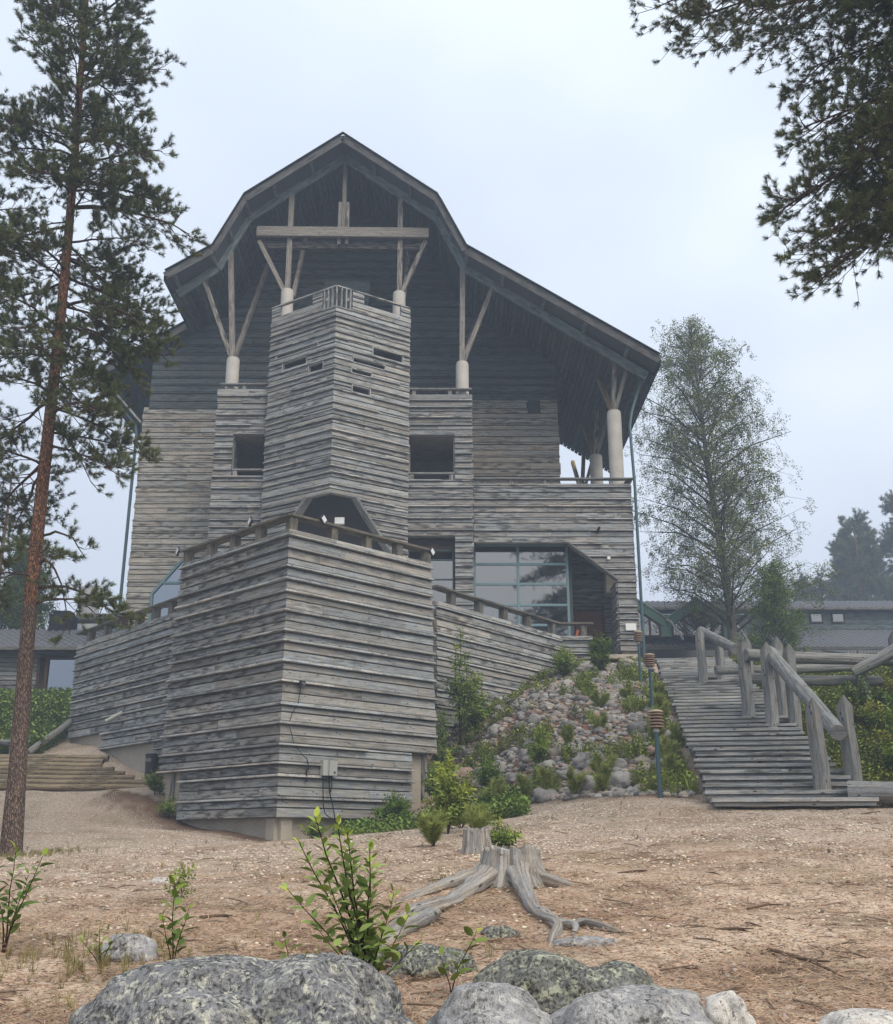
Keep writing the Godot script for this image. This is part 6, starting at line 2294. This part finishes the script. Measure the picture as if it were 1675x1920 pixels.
	for i in 26:
		var bd := rb.randf_range(15.5, 26)
		var bx := 6.9 + (bd - 16.0) * .2 + rb.randf_range(.2, 4.0)
		var hk: Array = hues[rb.randi() % 3]
		bush("bank_shrub", gp(bx, bd), Vector3(.5, rb.randf_range(.35, .75), .5), 150, spray, hk[0], rb.randf_range(.9, 1.4), 900 + i, "%s rounded shrub on the bank right of the stairs" % hk[1], "shrubs on the right bank")
	var bank_l := func(r): return Vector2(r.randf_range(-21, -12.7), r.randf_range(34.2, 41.4))
	scatter("bank_shrubs", spray, M.leaf, 8000, bank_l, Color(.20, .27, .07), .8, 2.4, "green shrubs covering the bank below the low house", "ground cover", 865)
	var grass := func(r):
		var k: float = r.randf()
		if k < .3: return Vector2(-6.6 + r.randfn(0, .45), 17.8 + r.randfn(0, .5))
		if k < .55: return Vector2(-1.9 + r.randfn(0, .5), 6.1 + r.randfn(0, .45))
		if k < .75:
			var s: float = r.randf_range(0, 5.0)
			return Vector2(-3.66 + s * .7 + r.randf_range(-.2, .4), 23.8 + s * .7 - r.randf_range(.1, .8))
		if k < .85: return Vector2(.35 + r.randfn(0, .2), 8.9 + r.randfn(0, .15))
		return Vector2(r.randf_range(-5, 3), r.randf_range(6, 20))
	scatter("dry_grass", blade_clump, M.leaf, 800, grass, Color(.24, .21, .09), .15, .4, "sparse dry grass on the sand", "grass", 866)
	# needles, chips and pebbles lying on the sand
	var mb := MB.new()
	for i in 14:
		var a := rng.randf() * TAU
		var p := Vector3(rng.randf_range(-.1, .1), rng.randf_range(.002, .01), rng.randf_range(-.1, .1))
		var dd := Vector3(cos(a), rng.randf_range(-.08, .08), sin(a)) * rng.randf_range(.02, .04)
		var s := Vector3(-sin(a), 0, cos(a)) * .0013
		var g := rng.randf_range(.6, 1.5)
		mb.col = Color(g, g, g)
		mb.quad(p - dd - s, p + dd - s, p + dd + s, p - dd + s, Vector3.UP)
	var needles := mb.mesh()
	var open := func(r):
		var d: float = 3.6 + 13.0 * pow(r.randf(), 1.8)
		return Vector2(r.randf_range(-.55, .55) * d, d)
	scatter("needle_litter", needles, plain(Color(1, 1, 1), .9), 15000, open, Color(.45, .31, .21), .8, 1.5, "fallen pine needles scattered over the sand", "litter", 867)
	var chip := rock_mesh(633, Vector3(1, .45, .8), .35, 2, 0, .2)
	var path := func(r):
		var d: float = 6.5 + 23.0 * pow(r.randf(), 1.1)
		var x: float = r.randf_range(-.47, .47) * d
		if in_slope(x, d, -.3) or (x > 3.6 + (d - 16) * .15 and d > 15.7): return Vector2(999, 0)
		if d > 23.4 - abs(x + 3.66) * -1.0 and x > -8.5: return Vector2(999, 0)
		if d > 21 and x > -3.6: return Vector2(999, 0)
		if r.randf() > .15 + clamp((d - 8.0 + 3.0 * bump.get_noise_2d(x, d)) / 5.0, 0, 1): return Vector2(999, 0)
		return Vector2(x, d)
	scatter("gravel_chips", chip, plain(Color(1, 1, 1), .9), 26000, path, Color(.60, .52, .43), .008, .022, "light gravel and bark chips covering the path", "gravel", 871)
	var peb := rock_mesh(630, Vector3.ONE, .3, 3, 0, .1)
	scatter("sand_pebbles", peb, M.stone, 2600, open, Color(.52, .46, .40), .004, .014, "tiny pebbles and grit on the sand", "pebbles", 868)
	mb = MB.new()
	mb.tube([Vector3(-.06, .004, 0), Vector3(0, .01, .008), Vector3(.06, .004, 0)], [.0025, .003, .0015], 4)
	mb.tube([Vector3(0, .01, .008), Vector3(.03, .012, .035)], [.002, .001], 4)
	scatter("twig_litter", mb.mesh(), plain(Color(1, 1, 1), .9), 900, open, Color(.22, .16, .12), .5, 2.0, "small broken twigs scattered over the sand", "litter", 872)
	var cones := rock_mesh(631, Vector3(1, .8, 1.3), .35, 4, 0, .4)
	scatter("pine_cones", cones, M.twig, 60, open, Color(.6, .5, .45), .014, .022, "small dark pine cones on the sand", "cones", 869)

# ---------------------------------------------------------------- scene
func _ready() -> void:
	rng.seed = 20240
	bump.seed = 5
	bump.frequency = .25
	var cam := Camera3D.new()
	cam.name = "camera"
	cam.fov = 51.16
	cam.far = 2000
	cam.near = .05
	cam.rotation_degrees = Vector3(17.2, 0, 0)
	add_child(cam)
	cam.current = true
	var we := WorldEnvironment.new()
	we.name = "environment"
	var env := Environment.new()
	env.background_mode = Environment.BG_SKY
	var sky := Sky.new()
	var sm := ProceduralSkyMaterial.new()
	sm.sky_top_color = Color(.675, .712, .762)
	sm.sky_horizon_color = Color(.66, .688, .74)
	sm.sky_curve = .2
	sm.ground_bottom_color = Color(.4, .4, .38)
	sm.ground_horizon_color = Color(.6, .62, .65)
	sm.sun_angle_max = 1.0
	# faint overcast structure
	var ci := Image.create(512, 256, false, Image.FORMAT_RGBA8)
	var cn := noise(3, .006, 4)
	for y in 256:
		for x in 512:
			var a := TAU * x / 512.0
			var el := PI * (.5 - y / 256.0)
			var q: float = clamp(.5 + .9 * cn.get_noise_3d(cos(a) * cos(el) * 260, sin(el) * 420, sin(a) * cos(el) * 260), 0, 1)
			ci.set_pixel(x, y, Color(q, q, q * .97, 1))
	sm.sky_cover = ImageTexture.create_from_image(ci)
	sm.sky_cover_modulate = Color(1, 1, 1, .10)
	sky.sky_material = sm
	env.sky = sky
	env.background_energy_multiplier = 1.0
	env.ambient_light_source = Environment.AMBIENT_SOURCE_SKY
	env.tonemap_mode = Environment.TONE_MAPPER_LINEAR
	env.tonemap_exposure = 2.0
	env.sdfgi_enabled = true
	env.ssao_enabled = true
	env.ssil_enabled = true
	env.fog_enabled = true
	env.fog_density = .0036
	env.fog_light_color = Color(.80, .87, .97)
	we.environment = env
	add_child(we)
	var sun := DirectionalLight3D.new()
	sun.name = "sun"
	sun.light_energy = .5
	sun.light_angular_distance = 45.0
	sun.light_color = Color(1, .97, .93)
	sun.rotation_degrees = Vector3(-46, 33, 0)
	sun.shadow_enabled = true
	add_child(sun)

	make_materials()
	M.pale_rock = rock_mat(68, Color(.46, .44, .41), Color(.62, .6, .56), .5, .45, .1)
	make_plant_meshes()
	print("materials ", Time.get_ticks_msec())
	build_ground()
	print("ground ", Time.get_ticks_msec())
	build_building()
	build_bastion()
	build_low_buildings()
	print("buildings ", Time.get_ticks_msec())
	build_stairs()
	build_log_rails()
	bollard_lamp(3.38, 17.5, .68, 2.06, "nearest louvred bollard lamp beside the lower stairs")
	bollard_lamp(4.57, 24.0, 2.6, 4.08, "middle louvred bollard lamp beside the stairs")
	bollard_lamp(5.34, 29.5, 4.1, 5.65, "farthest louvred bollard lamp by the corner of the building")
	build_bin()
	var pot := thing("red_pot", V(3.3, 6.17, 35.6), "small red pot on the terrace behind the wing rail", "pot")
	var pm := MB.new()
	pm.tube([V(3.3, 6.17, 35.6), V(3.3, 6.6, 35.6)], [.14, .2], 14)
	part("pot", pm.mesh(), plain(Color(.42, .035, .03), .4, .5), pot)
	var br := thing("orange_broom", V(4.3, 6.1, 35.2), "orange-handled broom leaning at the end of the wing rail", "broom")
	pm = MB.new()
	pm.tube([V(4.2, 6.15, 35.2), V(4.36, 6.72, 35.2)], [.02, .02], 8)
	part("handle", pm.mesh(), M.white, br)
	pm = MB.new()
	pm.tube([V(4.3, 6.5, 35.19), V(4.38, 6.78, 35.19)], [.05, .035], 8)
	part("grip", pm.mesh(), plain(Color(.45, .13, .03), .5), br)
	build_rocks()
	build_stumps()
	print("rocks ", Time.get_ticks_msec())
	build_trees()
	print("trees ", Time.get_ticks_msec())
	build_plants()
	print("plants ", Time.get_ticks_msec())
